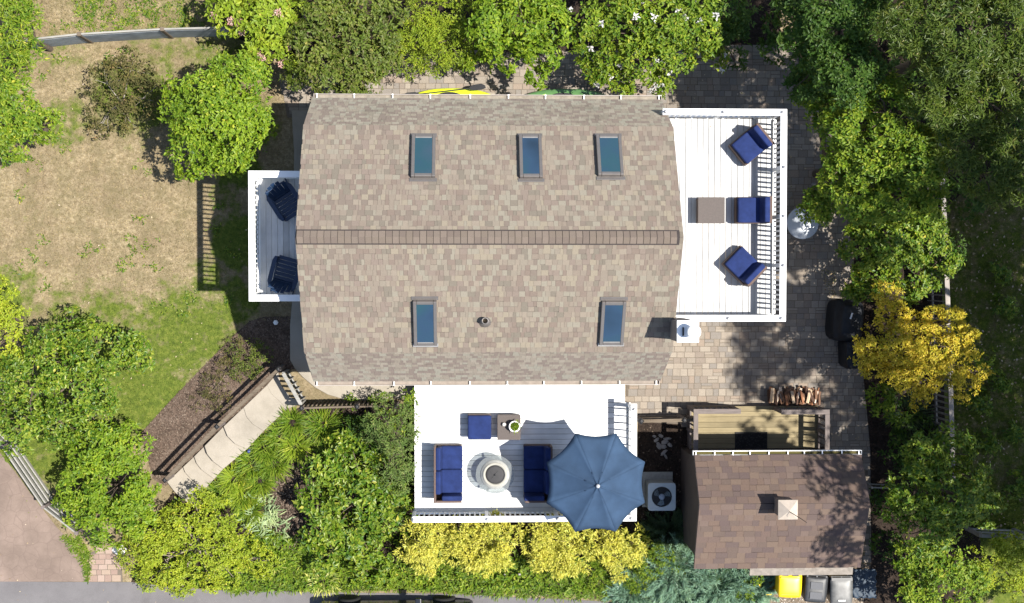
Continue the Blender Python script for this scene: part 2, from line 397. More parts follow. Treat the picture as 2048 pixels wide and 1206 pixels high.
def stamped(name, c1, c2, crack, scale, w=.02, cs=.6):
    t = NT(name); p = t.pos()
    vo = t.n('ShaderNodeTexVoronoi', feature='DISTANCE_TO_EDGE', i_Scale=scale)
    wn = t.n('ShaderNodeTexNoise', i_Scale=2.5, i_Detail=3); t.l(p, wn.inputs['Vector'])
    mv = t.n('ShaderNodeMix', data_type='VECTOR'); mv.inputs[0].default_value = .12; t.l(p, mv.inputs[4]); t.l(wn.outputs['Color'], mv.inputs[5])
    t.l(mv.outputs[1], vo.inputs['Vector'])
    base = t.ramp(t.noise(p, 1.3, 6, .65), [(.3, c1), (.7, c2)])
    base = t.mix(1.0, base, t.ramp(t.noise(p, 60, 4, .7), [(.3, (.84,.84,.84)), (.7, (1.1,1.1,1.1))]), 'MULTIPLY')
    base = t.mix(t.ramp(t.noise(p, .55, 6, .7), [(.48, 0.0), (.66, .55)]), base, tuple(x * .62 for x in c1))
    line = t.ramp(vo.outputs['Distance'], [(0, cs), (w, 0.0)])
    col = t.mix(line, base, crack)
    t.bump(vo.outputs['Distance'], .25, .01)
    return t.fin(col, .85, 0, .15)
DRIVE = stamped('stamped_pink_concrete', (.17,.128,.104), (.225,.17,.14), (.12,.088,.075), 3.2, .035, .55)
PATHM = stamped('cream_concrete', (0.273,0.242,0.194), (0.314,0.279,0.232), (0.226,0.198,0.16), 1.7, .02, .35)
t = NT('asphalt'); p = t.pos()
col = t.mix(1.0, t.ramp(t.noise(p, .8, 5), [(.3, (.115,.108,.11)), (.7, (.15,.142,.143))]), t.ramp(t.noise(p, 90, 3, .8), [(.3, (.75,.75,.75)), (.7, (1.2,1.2,1.2))]), 'MULTIPLY')
col = t.mix(t.ramp(t.noise(p, 1.7, 7, .75), [(.5, 0.0), (.7, .5)]), col, (.085,.08,.08)); t.bump(t.noise(p, 120, 3), .4, .006); ASPHALT = t.fin(col, .9, 0, .15)
PAVER = islands('paver_faces', [(0.226,0.189,0.150),(0.259,0.220,0.178),(0.193,0.165,0.138),(0.237,0.204,0.167),(0.209,0.174,0.143),(0.275,0.237,0.193),(0.198,0.176,0.154),(0.242,0.193,0.152)], .9, 60, (.8, .58, (.12,.105,.088), .4))
PINKBRICK = islands('pink_pavers', [(0.27,0.194,0.157),(0.302,0.227,0.186),(0.243,0.173,0.14),(0.286,0.216,0.167)], .9, 70)
JOINT = plain('joint_sand', (0.112,0.091,0.07), .95, var=.2, scale=8)

GRID = .4
def grid_cut(bm, x0, x1, y0, y1):
    for a, b, nrm in ((x0, x1, (1,0,0)), (y0, y1, (0,1,0))):
        k = math.ceil(a / GRID)
        while k * GRID < b:
            co = (k*GRID, 0, 0) if nrm[0] else (0, k*GRID, 0)
            g = list(bm.verts) + list(bm.edges) + list(bm.faces)
            bmesh.ops.bisect_plane(bm, geom=g, dist=1e-5, plane_co=co, plane_no=nrm)
            k += 1

def sheet(name, poly, off, mat, world=False, kind='structure', flat=None):
    pts = [Vector((p[0], p[1], 0)) if world else WG(*p) for p in poly]
    bm = bmesh.new()
    f = bm.faces.new([bm.verts.new((p.x, p.y, 0)) for p in pts])
    bmesh.ops.triangulate(bm, faces=[f])
    if flat is None and any(abs(G(p.x, p.y)) > 1e-6 for p in pts):
        grid_cut(bm, min(p.x for p in pts), max(p.x for p in pts), min(p.y for p in pts), max(p.y for p in pts))
    for v in bm.verts: v.co.z = (G(v.co.x, v.co.y) if flat is None else flat) + off
    bmesh.ops.recalc_face_normals(bm, faces=bm.faces[:])
    if sum(f.normal.z for f in bm.faces) < 0: bmesh.ops.reverse_faces(bm, faces=bm.faces[:])
    me = bpy.data.meshes.new(name); bm.to_mesh(me); bm.free(); me.materials.append(mat)
    o = bpy.data.objects.new(name, me); COL.objects.link(o)
    return tag(o, kind=kind)

# base ground: a fine grid under the garden, a wide skirt to the horizon
xs = [-300,-120,-60,-30] + [i*GRID for i in range(-45, 56)] + [35,60,120,300]
ys = [-300,-120,-60,-30] + [i*GRID for i in range(-32, 33)] + [30,60,120,300]
V = np.array([(x, y, G(x, y)) for y in ys for x in xs]); nx = len(xs)
Q = np.array([(j*nx+i, j*nx+i+1, (j+1)*nx+i+1, (j+1)*nx+i) for j in range(len(ys)-1) for i in range(nx-1)])
tag(mesh_np('ground', V, Q, mat=LAWN), kind='structure')

sheet('planting_bed', [(262,1165),(300,1050),(345,985),(385,1008),(440,960),(500,895),(560,835),(604,812),(730,812),(838,806),(838,1010),(1290,1010),(1385,1050),(1385,1140),(1200,1188),(800,1180),(500,1185)], .008, SOIL)
sheet('mulch_bed', [(282,866),(380,760),(470,668),(500,642),(530,633),(585,632),(596,660),(596,735),(562,745),(332,972),(306,958),(290,900)], .010, MULCH)
sheet('side_yard_soil', [(1276,800),(1395,800),(1395,910),(1395,1060),(1276,1060)], .012, SOIL)
sheet('shrub_bed', [(1560,-30),(2040,-30),(2040,300),(1880,420),(1890,900),(1960,1080),(1960,1240),(1720,1240),(1742,1130),(1740,900),(1712,600),(1695,300),(1600,150),(1590,60)], .036, SOIL)
sheet('hedge_bed', [(430,60),(450,-30),(1560,-30),(1560,100),(1360,125),(960,135),(760,150),(590,165),(560,110)], .008, SOIL)
sheet('gravel_strip', [(1490,1128),(1742,1128),(1742,1240),(1490,1240)], .016, GRAVEL)
sheet('driveway', [(-160,760),(-60,830),(0,905),(60,985),(112,1052),(150,1092),(168,1130),(172,1163),(-160,1163)], .014, DRIVE)
sheet('road', [(-900,1160),(0,1163),(260,1164),(330,1172),(420,1180),(640,1184),(760,1186),(960,1190),(1130,1198),(1400,1215),(2600,1330),(2600,1500),(-900,1500)], .012, ASPHALT)

# concrete walk round the house corner and the stepped entry path
WALKZ = .05
def slab(name, poly, z0, z1, mat, world=False):
    m = MB(); m.prism([tuple((W(*p, z1) if not world else p)[:2]) for p in poly], z0, z1)
    o = m.build(name, mat, bevel=.012, seg=1); return tag(o, kind='structure')
slab('house_walk', [(583,150+70),(625,220),(640,600),(640,760),(836,760),(836,794),(790,799),(730,801),(685,798),(655,789),(630,775),(606,755),(590,738),(580,720),(580,650),(588,560),(588,300)], -.1, WALKZ, PATHM)

def Pxy(px, py, z): v = W(px, py, z); return (v.x, v.y)
arcs = [[(556,744),(562,770),(580,794),(606,806)],
        [(534,770),(541,786),(556,800),(574,818)],
        [(487,815),(493,834),(505,848),(527,862)],
        [(447,853),(455,873),(470,888),(494,898)],
        [(409,892),(414,908),(426,923),(446,938)],
        [(388,913),(393,927),(403,940),(428,958)],
        [(366,934),(370,945),(380,956),(410,978)],
        [(334,964),(350,985),(366,999),(384,1010)]]
for i in range(7):
    a, b = arcs[i], arcs[i+1]; z = max(WG(*q).z for q in a) + .035
    poly = [Pxy(*p, z) for p in a] + [Pxy(*p, z) for p in b[::-1]]
    m = MB(); m.prism(poly, z - .26, z)
    tag(m.build('path', PATHM, bevel=.008, seg=1), kind='structure')

# pavers laid as real stones over a jointing sheet
def inpoly(x, y, P):
    c = False; n = len(P)
    for i in range(n):
        x1, y1 = P[i]; x2, y2 = P[(i+1) % n]
        if (y1 > y) != (y2 > y) and x < (x2-x1)*(y-y1)/(y2-y1)+x1: c = not c
    return c
def paving(name, poly, off, mat, sizes, rowh, gap=.014, zf=None, ang=0.0):
    P = [tuple(W(*p)[:2]) if zf is None else tuple(WG(*p)[:2]) for p in poly]
    o0 = sheet(name + '_joint', poly, off - .005, JOINT)
    y = min(p[1] for p in P); y1 = max(p[1] for p in P); x0 = min(p[0] for p in P); x1 = max(p[0] for p in P)
    V = []; Q = []
    while y < y1:
        h = random.choice(rowh); x = x0 - random.random() * .2
        while x < x1:
            w = random.choice(sizes)
            parts = [(x, y, w, h)]
            if w > .26 and random.random() < .25: parts = [(x, y, w, h/2), (x, y+h/2, w, h/2)]
            for a, b, ww, hh in parts:
                cx, cy = a + ww/2, b + hh/2
                if inpoly(cx, cy, P):
                    z = G(cx, cy) + off + random.uniform(-.0015, .0015); g = gap/2; j = lambda: random.uniform(-.004, .004)
                    n = len(V); zz = lambda xx, yy: G(xx, yy) + off
                    V += [(a+g+j(), b+g+j(), z), (a+ww-g+j(), b+g+j(), z), (a+ww-g+j(), b+hh-g+j(), z), (a+g+j(), b+hh-g+j(), z)]
                    Q.append((n, n+1, n+2, n+3))
            x += w
        y += h
    return tag(mesh_np(name, V, np.array(Q), mat=mat), kind='structure')
paving('patio', [(560,150),(760,165),(760,110),(1610,90),(1730,300),(1735,560),(1745,760),(1752,915),(1750,1125),(1730,1125),(1730,915),(1392,915),(1392,850),(1252,842),(1252,760),(1310,760),(1310,240),(575,235)], .022, PAVER, [.16,.21,.21,.27,.31], [.205,.205,.16])
paving('paved_pad', [(180,1105),(200,1100),(225,1100),(243,1118),(246,1163),(180,1163)], .025, PINKBRICK, [.14,.2,.26], [.15,.15,.2], zf=1)

# ------------------------------------------------------------------ loose ground cover made of real blades and chips
def scatter_poly(poly, n):
    P = [tuple(WG(*p)[:2]) for p in poly]
    x0, x1 = min(p[0] for p in P), max(p[0] for p in P); y0, y1 = min(p[1] for p in P), max(p[1] for p in P)
    X = rng.uniform(x0, x1, n); Y = rng.uniform(y0, y1, n); ok = np.zeros(n, bool)
    j = len(P) - 1
    for i in range(len(P)):
        (xa, ya), (xb, yb) = P[i], P[j]
        with np.errstate(divide='ignore', invalid='ignore'):
            c = ((ya > Y) != (yb > Y)) & (X < (xb - xa) * (Y - ya) / (yb - ya + 1e-12) + xa)
        ok ^= c; j = i
    return X[ok], Y[ok]
def npG(X, Y):
    ss = lambda a, b, v: (lambda t: t*t*(3-2*t))(np.clip((v-a)/(b-a), 0, 1))
    return -LOW * ss(YA, YB, Y) * (1 - ss(XA, XB, X))
def unit(v): return v / np.maximum(np.linalg.norm(v, axis=-1, keepdims=True), 1e-9)

def blades(name, X, Y, L, w, lean, mat, parent=None, dirv=None, kind='stuff', z0=0.0, curl=.35):
    n = len(X); Z = npG(X, Y) + z0
    a = rng.uniform(0, 2*np.pi, n)
    d = np.stack([np.cos(a), np.sin(a)], 1) if dirv is None else dirv
    s = np.stack([-d[:, 1], d[:, 0]], 1)
    Ls = L * rng.uniform(.6, 1.25, n); ln = lean * rng.uniform(.5, 1.3, n); ws = w * rng.uniform(.7, 1.2, n)
    b = np.stack([X, Y, Z], 1); d3 = np.c_[d, np.zeros(n)]; s3 = np.c_[s, np.zeros(n)]; up = np.array([0, 0, 1.])
    def at(t):   # arc
        return b + d3 * (Ls * np.sin(ln) * t ** 1.4)[:, None] + up * (Ls * (np.cos(ln) * t - curl * ln * t * t))[:, None]
    p0, p1, p2, p3 = at(0), at(.4), at(.75), at(1.0)
    h = (ws / 2)[:, None]
    V = np.stack([p0 - s3*h*.6, p0 + s3*h*.6, p1 - s3*h, p1 + s3*h, p2 - s3*h*.8, p2 + s3*h*.8, p3], 1).reshape(-1, 3)
    k = np.arange(n)[:, None] * 7
    Q = np.concatenate([k + np.array([[0, 1, 3, 2]]), k + np.array([[2, 3, 5, 4]])], 0); T = k + np.array([[4, 5, 6]])
    o = mesh_np(name, V, Q, T, mat, parent)
    if parent is None and kind: tag(o, kind=kind)
    return o

X, Y = scatter_poly([(-10,100),(480,85),(570,200),(580,640),(500,640),(285,862),(290,900),(120,1060),(-10,880)], 62000)
blades('grass', X, Y, .055, .012, .8, BLADES)
X, Y = scatter_poly([(30,-20),(430,-20),(430,55),(60,72),(30,80)], 9000)
blades('grass', X, Y, .06, .014, .8, BLADES)
X, Y = scatter_poly([(1890,380),(2060,380),(2060,1080),(1910,1080)], 26000)
blades('grass', X, Y, .09, .014, .8, BLADES)
# long grass of the road verge
X, Y = scatter_poly([(455,1185),(430,1130),(520,1050),(600,1090),(800,1125),(900,1110),(1260,1130),(1500,1150),(1500,1200),(1130,1196),(800,1180),(640,1182)], 26000)
blades('grass', X, Y, .24, .022, 1.0, LEAF['strap'])
X, Y = scatter_poly([(120,1070),(160,1075),(185,1110),(178,1165),(172,1163),(168,1130)], 2200)
blades('grass', X, Y, .16, .018, 1.0, LEAF['strap'])
# bark chips and fallen leaves
def chips(name, X, Y, size, mat, z0=.014):
    n = len(X); a = rng.uniform(0, 2*np.pi, n); tl = rng.normal(0, .35, (n, 2))
    L = size * rng.uniform(.5, 1.4, n); w = L * rng.uniform(.3, .8, n); Z = npG(X, Y) + z0 + rng.uniform(.002, .012, n)
    u = np.stack([np.cos(a), np.sin(a), tl[:, 0]*.6], 1); v = np.stack([-np.sin(a), np.cos(a), tl[:, 1]*.6], 1)
    b = np.stack([X, Y, Z], 1)
    V = np.stack([b - u*L[:, None]/2, b - v*w[:, None]/2 + u*L[:, None]*.08, b + u*L[:, None]/2, b + v*w[:, None]/2], 1).reshape(-1, 3)
    Q = np.arange(n)[:, None]*4 + np.arange(4)[None]
    return tag(mesh_np(name, V, Q, mat=mat), kind='stuff')
CHIP = islands('bark_chip', [(0.0833,0.0595,0.0446),(0.131,0.0982,0.0743),(0.178,0.14,0.107),(0.0595,0.0416,0.0297),(0.113,0.0774,0.0565)], .95, 40)
LITTER = islands('leaf_litter', [(.32,.24,.14),(.40,.33,.21),(.24,.17,.09),(.16,.17,.05),(.45,.36,.27)], .9, 40)
X, Y = scatter_poly([(282,866),(380,760),(470,668),(500,642),(585,632),(596,735),(562,745),(332,972),(306,958)], 12000)
chips('mulch_chips', X, Y, .045, CHIP)
X, Y = scatter_poly([(540,830),(720,812),(720,860),(620,1100),(540,1100)], 9000)
chips('mulch_chips', X, Y, .05, CHIP)
X, Y = scatter_poly([(20,100),(480,85),(560,200),(560,640),(285,862),(120,1000),(20,850)], 260)
chips('fallen_leaves', X, Y, .05, LITTER, .035)
X, Y = scatter_poly([(1350,110),(1560,110),(1700,320),(1740,900),(1660,900),(1660,760),(1580,640),(1580,240),(1350,215)], 420)
chips('fallen_leaves', X, Y, .05, LITTER, .026)
X, Y = scatter_poly([(0,930),(110,1070),(165,1160),(600,1190),(600,1215),(0,1215)], 90)
chips('fallen_leaves', X, Y, .035, LITTER, .024)
X, Y = scatter_poly([(1640,540),(1672,540),(1672,600),(1655,600)], 160)
chips('fallen_leaves', X, Y, .06, LITTER, .026)
X, Y = scatter_poly([(1278,850),(1390,850),(1390,1040),(1278,1040)], 250)
chips('mulch_chips', X, Y, .05, CHIP)
X, Y = scatter_poly([(1500,1140),(1742,1140),(1742,1215),(1500,1215)], 1500)
chips('gravel_stones', X, Y, .04, islands('gravel_stone', [(.30,.26,.21),(.42,.38,.33),(.2,.165,.13),(.5,.47,.43)], .9, 40), .018)
X, Y = scatter_poly([(1900,380),(2060,380),(2060,1080),(1910,1080)], 700)
chips('fallen_leaves', X, Y, .07, LITTER, .03)
# ------------------------------------------------------------------ house
def lerp(a, b, t): return a + (b - a) * t
def shingle_plane(name, mat, parent, a0, a1, b0, b1, expo=.143, wmin=.06, wmax=.19, lift=.008, base=.02):
    """a0-a1 lower edge, b0-b1 upper edge"""
    a0, a1, b0, b1 = map(Vector, (a0, a1, b0, b1))
    nrm = (a1 - a0).cross(b0 - a0).normalized()
    if nrm.z < 0: nrm = -nrm
    slope = ((b0 + b1) / 2 - (a0 + a1) / 2); rows = max(1, round(slope.length / expo))
    V = []; Q = []
    for r in range(rows):
        l0, l1 = lerp(a0, b0, r / rows), lerp(a1, b1, r / rows); u0, u1 = lerp(a0, b0, (r + 1) / rows), lerp(a1, b1, (r + 1) / rows)
        Lr = (l1 - l0).length; x = -random.random() * .3
        dn = (l0 - u0).normalized()
        while x < Lr:
            w = random.uniform(wmin, wmax); xa, xb = max(0, x) / Lr, min(Lr, x + w) / Lr; x += w
            if xb - xa < .003: continue
            lf = lift * random.choice((.5, 1, 1, 1.5)); dd = dn * random.choice((0, 0, .006, -.012))
            g = .0018 / Lr
            p = [lerp(l0, l1, xa + g) + nrm * (base + lf) + dd, lerp(l0, l1, xb - g) + nrm * (base + lf) + dd, lerp(u0, u1, xb - g) + nrm * (base + .001), lerp(u0, u1, xa + g) + nrm * (base + .001)]
            q = [lerp(l0, l1, xa + g) + nrm * (base - .004) + dd, lerp(l0, l1, xb - g) + nrm * (base - .004) + dd]
            n = len(V); V += [tuple(v) for v in p + q]; Q += [(n, n+1, n+2, n+3), (n+4, n+5, n+1, n)]
    return mesh_np(name, V, np.array(Q), mat=mat, parent=parent)

ZE, ZB, ZR = 2.9, 4.75, 6.3
e = [W(624,199,ZE), W(1325,199,ZE), W(1320,760.5,ZE), W(627,760.5,ZE)]
XL, XR = (e[0].x + e[3].x) / 2, (e[1].x + e[2].x) / 2
YT, YBm = (e[0].y + e[1].y) / 2, (e[2].y + e[3].y) / 2
YTB, YBB, YRG = W(1000,255,ZB).y, W(1000,701,ZB).y, W(1000,474.5,ZR).y
house = thing('house', 'house with a long brown shingled gambrel roof holding five skylights', 'house', ((XL+XR)/2, (YT+YBm)/2, 0))
ov = .28
def prof(inset, drop):
    return [(YT - inset, 0), (YT - inset, ZE - drop), (YTB - inset*.4, ZB - drop), (YRG, ZR - drop), (YBB + inset*.4, ZB - drop), (YBm + inset, ZE - drop), (YBm + inset, 0)]
m = MB(); P = prof(ov, .12)
n = len(P); xa, xb = XL + ov*.6, XR - ov*.6
m.add([(xa, y, z) for y, z in P] + [(xb, y, z) for y, z in P], [tuple(range(n)), tuple(range(2*n-1, n-1, -1))] + [(i, n+i, n+i+1, i+1) for i in range(n-1)])
m.build('wall', SIDING, house)
# roof deck (sheathing with thickness) and shingle courses
m = MB()
prs = [((YT, ZE), (YTB, ZB)), ((YTB, ZB), (YRG, ZR)), ((YBm, ZE), (YBB, ZB)), ((YBB, ZB), (YRG, ZR))]
pr = [(YT, ZE), (YTB, ZB), (YRG, ZR), (YBB, ZB), (YBm, ZE)]
pri = [(YT - .03, ZE - .09), (YTB - .04, ZB - .11), (YRG, ZR - .12), (YBB + .04, ZB - .11), (YBm + .03, ZE - .09)]
N5 = 5
vs = [(x, y, z) for x in (XL, XR) for y, z in pr + pri]
fs = []
for i in range(4):
    fs += [(i, i+1, 11+i, 10+i), (5+i, 15+i, 16+i, 6+i), (i, 5+i, 6+i, i+1), (10+i, 11+i, 16+i, 15+i)]
fs += [(0, 10, 15, 5), (4, 9, 19, 14)]
m.add(vs, fs); roof = m.build('roof', plain('roof_edge', (.12,.10,.09), .8), house)
shingle_plane('shingles', SHINGLE_STAINED_LIFTED, roof, (XL, YT, ZE), (XR, YT, ZE), (XL, YTB, ZB), (XR, YTB, ZB), lift=.004)
shingle_plane('shingles', SHINGLE, roof, (XL, YTB + .03, ZB - .005), (XR, YTB + .03, ZB - .005), (XL, YRG, ZR), (XR, YRG, ZR))
shingle_plane('shingles', SHINGLE_LOW_LIFTED, roof, (XL, YBm, ZE), (XR, YBm, ZE), (XL, YBB, ZB), (XR, YBB, ZB), lift=.004)
shingle_plane('shingles', SHINGLE, roof, (XL, YBB - .03, ZB - .005), (XR, YBB - .03, ZB - .005), (XL, YRG, ZR), (XR, YRG, ZR))
# ridge vent with cap shingles
th = math.atan2(ZR - ZB, YTB - YRG)
hw = .175
m = MB(); x0, x1 = XL + .03, XR - .10
for sgn in (1, -1):
    yo, zo = sgn*hw, -hw*math.tan(th)
    a = [(x0, YRG, ZR+.075), (x1, YRG, ZR+.075), (x1, YRG+yo, ZR+.075+zo), (x0, YRG+yo, ZR+.075+zo)]
    b = [(p[0], p[1], p[2]-.05) for p in a]
    m.add(a + b, [(0,1,2,3), (3,2,6,7), (0,3,7,4), (1,5,6,2), (4,7,6,5)])
vent = m.build('ridge_vent', DARKVENT, house)
m = MB(); x = x0 + .01
while x < x1 - .1:
    for sgn in (1, -1):
        hh = hw - .028; yo, zo = sgn*hh, -hh*math.tan(th); zt = ZR + .083
        m.add([(x, YRG, zt+.012), (x+.148, YRG, zt), (x+.148, YRG+yo, zt+zo), (x, YRG+yo, zt+.012+zo), (x, YRG, zt-.008), (x, YRG+yo, zt-.008+zo)], [(0,1,2,3), (4,0,3,5)])
    x += .158
m.build('cap_shingles', RIDGE, vent)
# skylights
def slope_frame(px, py, top):
    """point on an upper slope + axes (u across, v up-slope, w normal)"""
    y0, y1 = (YTB, YRG) if top else (YBB, YRG)
    z = 5.6
    for _ in range(6):
        p = W(px, py, z); z = lerp(ZB, ZR, (p.y - y0) / (y1 - y0))
    v = Vector((0, y1 - y0, ZR - ZB)).normalized()
    u = Vector((1, 0, 0)); w = u.cross(v)
    if w.z < 0: w = -w
    return Vector((p.x, p.y, z)), u, v, w
for x0p, x1p, y0p, y1p, top in ((823,871,273,360,1), (1038,1084,273,361,1), (1191,1246,273,357,1), (827,874,597,687,0), (1200,1249,598,686,0)):
    c, u, v, w = slope_frame((x0p+x1p)/2, (y0p+y1p)/2, top)
    Sx = S(c.z); wd = (x1p - x0p) / Sx / 2; hl = (y1p - y0p) / Sx / 2 / v.y if v.y > 0 else (y1p - y0p) / Sx / 2 / -v.y
    M = Matrix((u, v, w)).transposed()
    m = MB(); T = .085; hgt = .15
    wd = min(wd, .31); hl = min(hl, .63)
    for sx in (-1, 1): m.box(c + u*sx*(wd - T/2) + w*(hgt/2 - .02), (T, hl*2, hgt + .04), M)
    for sy in (-1, 1): m.box(c + v*sy*(hl - T/2) + w*(hgt/2 - .02), (wd*2 - T*2 + .002, T, hgt + .036), M)
    sk = m.build('skylight', FRAME, house, bevel=.012, seg=1)
    m = MB(); m.box(c + w*(hgt - .02), (wd*2 - T*2 + .01, hl*2 - T*2 + .01, .02), M); m.build('pane', PANE, sk)
    m = MB(); dv = -1 if True else 1
    lo = c - v*(hl + .03)
    m.box(lo + w*.05, (wd*2 + .05, .10, .05), M); m.build('flashing', FRAME if top else LEAD, sk, bevel=.006, seg=1)
    m = MB(); m.box(c + v*(hl + .04) + w*.035, (wd*2 + .08, .10, .03), M); m.build('flashing', FRAME, sk, bevel=.006, seg=1)
    m = MB(); m.box(c - v*(hl - T - .012) + w*(hgt - .005), (wd*2 - T*2 - .02, .018, .012), M); m.build('glazing_bar', LEAD, sk)
# vent pipe
c, u, v, w = slope_frame(970, 641, 0)
m = MB(); m.lathe([(.085,-.05),(.085,.26),(.062,.26),(.062,.02),(0,.02)], c, 20); vp = m.build('vent_pipe', FRAME, house)
m = MB(); m.lathe([(.17,-.02),(.13,.05),(.088,.09)], c, 20); m.build('boot', FRAME, vp)
# gutters
def gutter(parent, x0, x1, y, z, sgn, mat, mat_br, n, w=.13, fill=None, name='gutter'):
    """open trough along x; outer wall at y + sgn*w"""
    m = MB(); yo = y + sgn * w
    a, b = sorted((y, yo)); wy = sorted((yo, yo - sgn*.018))
    m.bx(x0, x1, a, b, z - .11, z - .095); m.bx(x0, x1, wy[0], wy[1], z - .095, z + .005)
    wy2 = sorted((y, y + sgn*.012)); m.bx(x0, x1, wy2[0], wy2[1], z - .095, z - .01)
    for xx in (x0, x1 - .012): m.bx(xx, xx + .012, a + .02, b - .02, z - .095, z + .004)
    g = m.build(name, mat, parent)
    for i in range(n):
        xx = lerp(x0 + .06, x1 - .08, i / (n - 1)) + random.uniform(-.03, .03)
        m = MB(); m.bx(xx, xx + .028, a - .004, b + .004, z + .006, z + .016); m.bx(xx - .01, xx + .038, wy[0] - .002, wy[1] + .002, z - .02, z + .018)
        m.build('gutter_bracket', mat_br, g)
    m = MB(); m.bx(x0 + .02, x1 - .02, a + .02, b - .02, z - .094, z - .05)
    m.build('gutter_debris', fill or DEBRIS, g)
gutter(house, XL + .03, XR - .0, YT + .0, ZE - .01, 1, GUTTER, GUTTER_W, 10, fill=plain('gutter_silt', (.20,.175,.14), .9, var=.3))
gutter(house, XL + .03, XR - .03, YBm - .0, ZE - .01, -1, GUTTER, GUTTER_W, 10, fill=plain('gutter_dust', (.22,.185,.155), .9, var=.2))
# chimney chase with a round flue cap
ZC = 6.15
c0, c1 = W(1354,641,ZC), W(1398,685,ZC)
m = MB(); m.bx(c0.x + .015, c1.x - .015, c1.y + .015, c0.y - .015, 0, ZC - .02); ch = m.build('chimney', plain('chase_siding', (.20,.175,.16), .8), house)
m = MB(); m.bx(c0.x, c1.x, c1.y, c0.y, ZC - .05, ZC); m.build('chase_cover', WHITE, ch, bevel=.012, seg=2)
fc = W(1388,664,ZC + .35)
m = MB(); m.lathe([(.10, ZC), (.10, ZC + .3)], (fc.x, fc.y, 0), 20); m.lathe([(.165, ZC+.30), (.17, ZC+.34), (.12, ZC+.39), (0, ZC+.41)], (fc.x, fc.y, 0), 24)
m.build('flue_cap', WHITE, ch)
m = MB(); k = W(1366,663,ZC); m.bx(k.x - .018, k.x + .018, k.y - .10, k.y + .10, ZC + .001, ZC + .05); m.build('chase_seam', DARKMETAL, ch)
# glazed gable doors out to the two balconies
for xw, sg, yc in ((XL + ov*.6, -1, (W(0,472,4).y)), (XR - ov*.6, 1, (W(0,430,4).y))):
    m = MB(); xo = sorted((xw, xw + sg*.05))
    for yy in (yc - .86, yc + .78): m.bx(xo[0], xo[1], yy, yy + .08, 3.17, 5.2)
    m.bx(xo[0], xo[1], yc - .86, yc + .86, 5.2, 5.28); dr = m.build('door', WHITE, house)
    xp = sorted((xw, xw + sg*.02)); m = MB(); m.bx(xp[0], xp[1], yc - .78, yc + .78, 3.2, 5.2); m.build('pane', PANE, dr)

# ------------------------------------------------------------------ decks
def decking(m, x0, x1, y0, y1, z, along, bw=.14, gap=.007, th=.035):
    a, b = (y0, y1) if along == 'X' else (x0, x1)
    n = max(1, round((b - a) / (bw + gap))); st = (b - a) / n
    for i in range(n):
        p, q = a + i*st + gap/2, a + (i+1)*st - gap/2
        dz = random.uniform(-.001, .001)
        if along == 'X': m.bx(x0, x1, p, q, z - th, z + dz)
        else: m.bx(p, q, y0, y1, z - th, z + dz)

def railing(root, p, q, zf, h, mat, posts, cap_w=.165, bal=.04, sp=.14, capmat=None, lights=True, zb=.09, post_w=.10, name='balustrade', ext0=0, ext1=0, cap_h=.04, bottom=True, bal_shift=0.0, wmat=None):
    """balustrade from p to q (xy), children: balusters, bottom rail, posts, lights"""
    p, q = Vector((p[0], p[1], 0)), Vector((q[0], q[1], 0)); d = (q - p); L = d.length; d /= L
    nrm = Vector((-d.y, d.x, 0)) * bal_shift
    zt = zf + h
    m = MB(); m.beam(p - d*ext0 + Vector((0,0,zt - cap_h/2)), q + d*ext1 + Vector((0,0,zt - cap_h/2)), cap_w, cap_h)
    m.beam(p + nrm + Vector((0,0,zt - cap_h - .045)), q + nrm + Vector((0,0,zt - cap_h - .045)), .04, .085)
    rail = m.build(name, capmat or mat, root, bevel=.006, seg=1)
    if bottom:
        m = MB(); m.beam(p + nrm + Vector((0,0,zf + zb)), q + nrm + Vector((0,0,zf + zb)), .045, .085); m.build('bottom_rail', mat, rail, bevel=.004, seg=1)
    n = max(2, round(L / sp)); proto = None
    for i in range(1, n):
        c = p + nrm + d * (L * i / n)
        if any(abs((c - p).dot(d) - t * L) < post_w*.75 for t in posts): continue
        if proto is None:
            m = MB(); m.beam(c + Vector((0,0,zf + zb + .04)), c + Vector((0,0,zt - cap_h - .085)), bal, bal); proto = m.build('baluster', mat, rail); c0 = c.copy()
        else:
            o = proto.copy(); COL.objects.link(o); o.parent = rail; o.location = c - c0
    for t in posts:
        c = p + nrm*1.0 + d * (L * t); m = MB(); m.bx(c.x - post_w/2, c.x + post_w/2, c.y - post_w/2, c.y + post_w/2, zf - .25, zt - cap_h - .002); m.build('post', mat, rail, bevel=.004, seg=1)
        if lights:
            c = p + d * (L * t); m = MB()
            m.lathe([(.042, zt), (.042, zt + .035), (.03, zt + .055), (0, zt + .06)], (c.x, c.y, 0), 14); m.build('post_light', METAL, rail)
    return rail

# --- upper balcony (chairs and coffee table)
ZD = 3.1; RH = 1.0; ZT = ZD + RH
a, b, c_ = W(1345,224.5,ZT), W(1568,224.5,ZT), W(1567,636.5,ZT)
deck1 = thing('balcony_deck', 'large white balcony deck carrying three navy chairs and a coffee table', 'deck', ((a.x+b.x)/2, (a.y+c_.y)/2, 0))
xw = XR - ov*.6 + .01
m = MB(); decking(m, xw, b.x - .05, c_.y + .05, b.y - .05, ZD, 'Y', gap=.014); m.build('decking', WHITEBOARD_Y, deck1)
m = MB(); m.bx(xw, b.x + .02, c_.y - .02, c_.y + .02, ZD - .28, ZD - .04); m.bx(xw, b.x + .02, b.y - .02, b.y + .02, ZD - .28, ZD - .04)
m.bx(b.x - .02, b.x + .02, c_.y + .02, b.y - .02, ZD - .28, ZD - .04)
for i in range(8): xx = lerp(xw + .1, b.x - .1, i/7); m.bx(xx - .02, xx + .02, c_.y + .02, b.y - .02, ZD - .24, ZD - .037)
m.build('joists', WHITE, deck1)
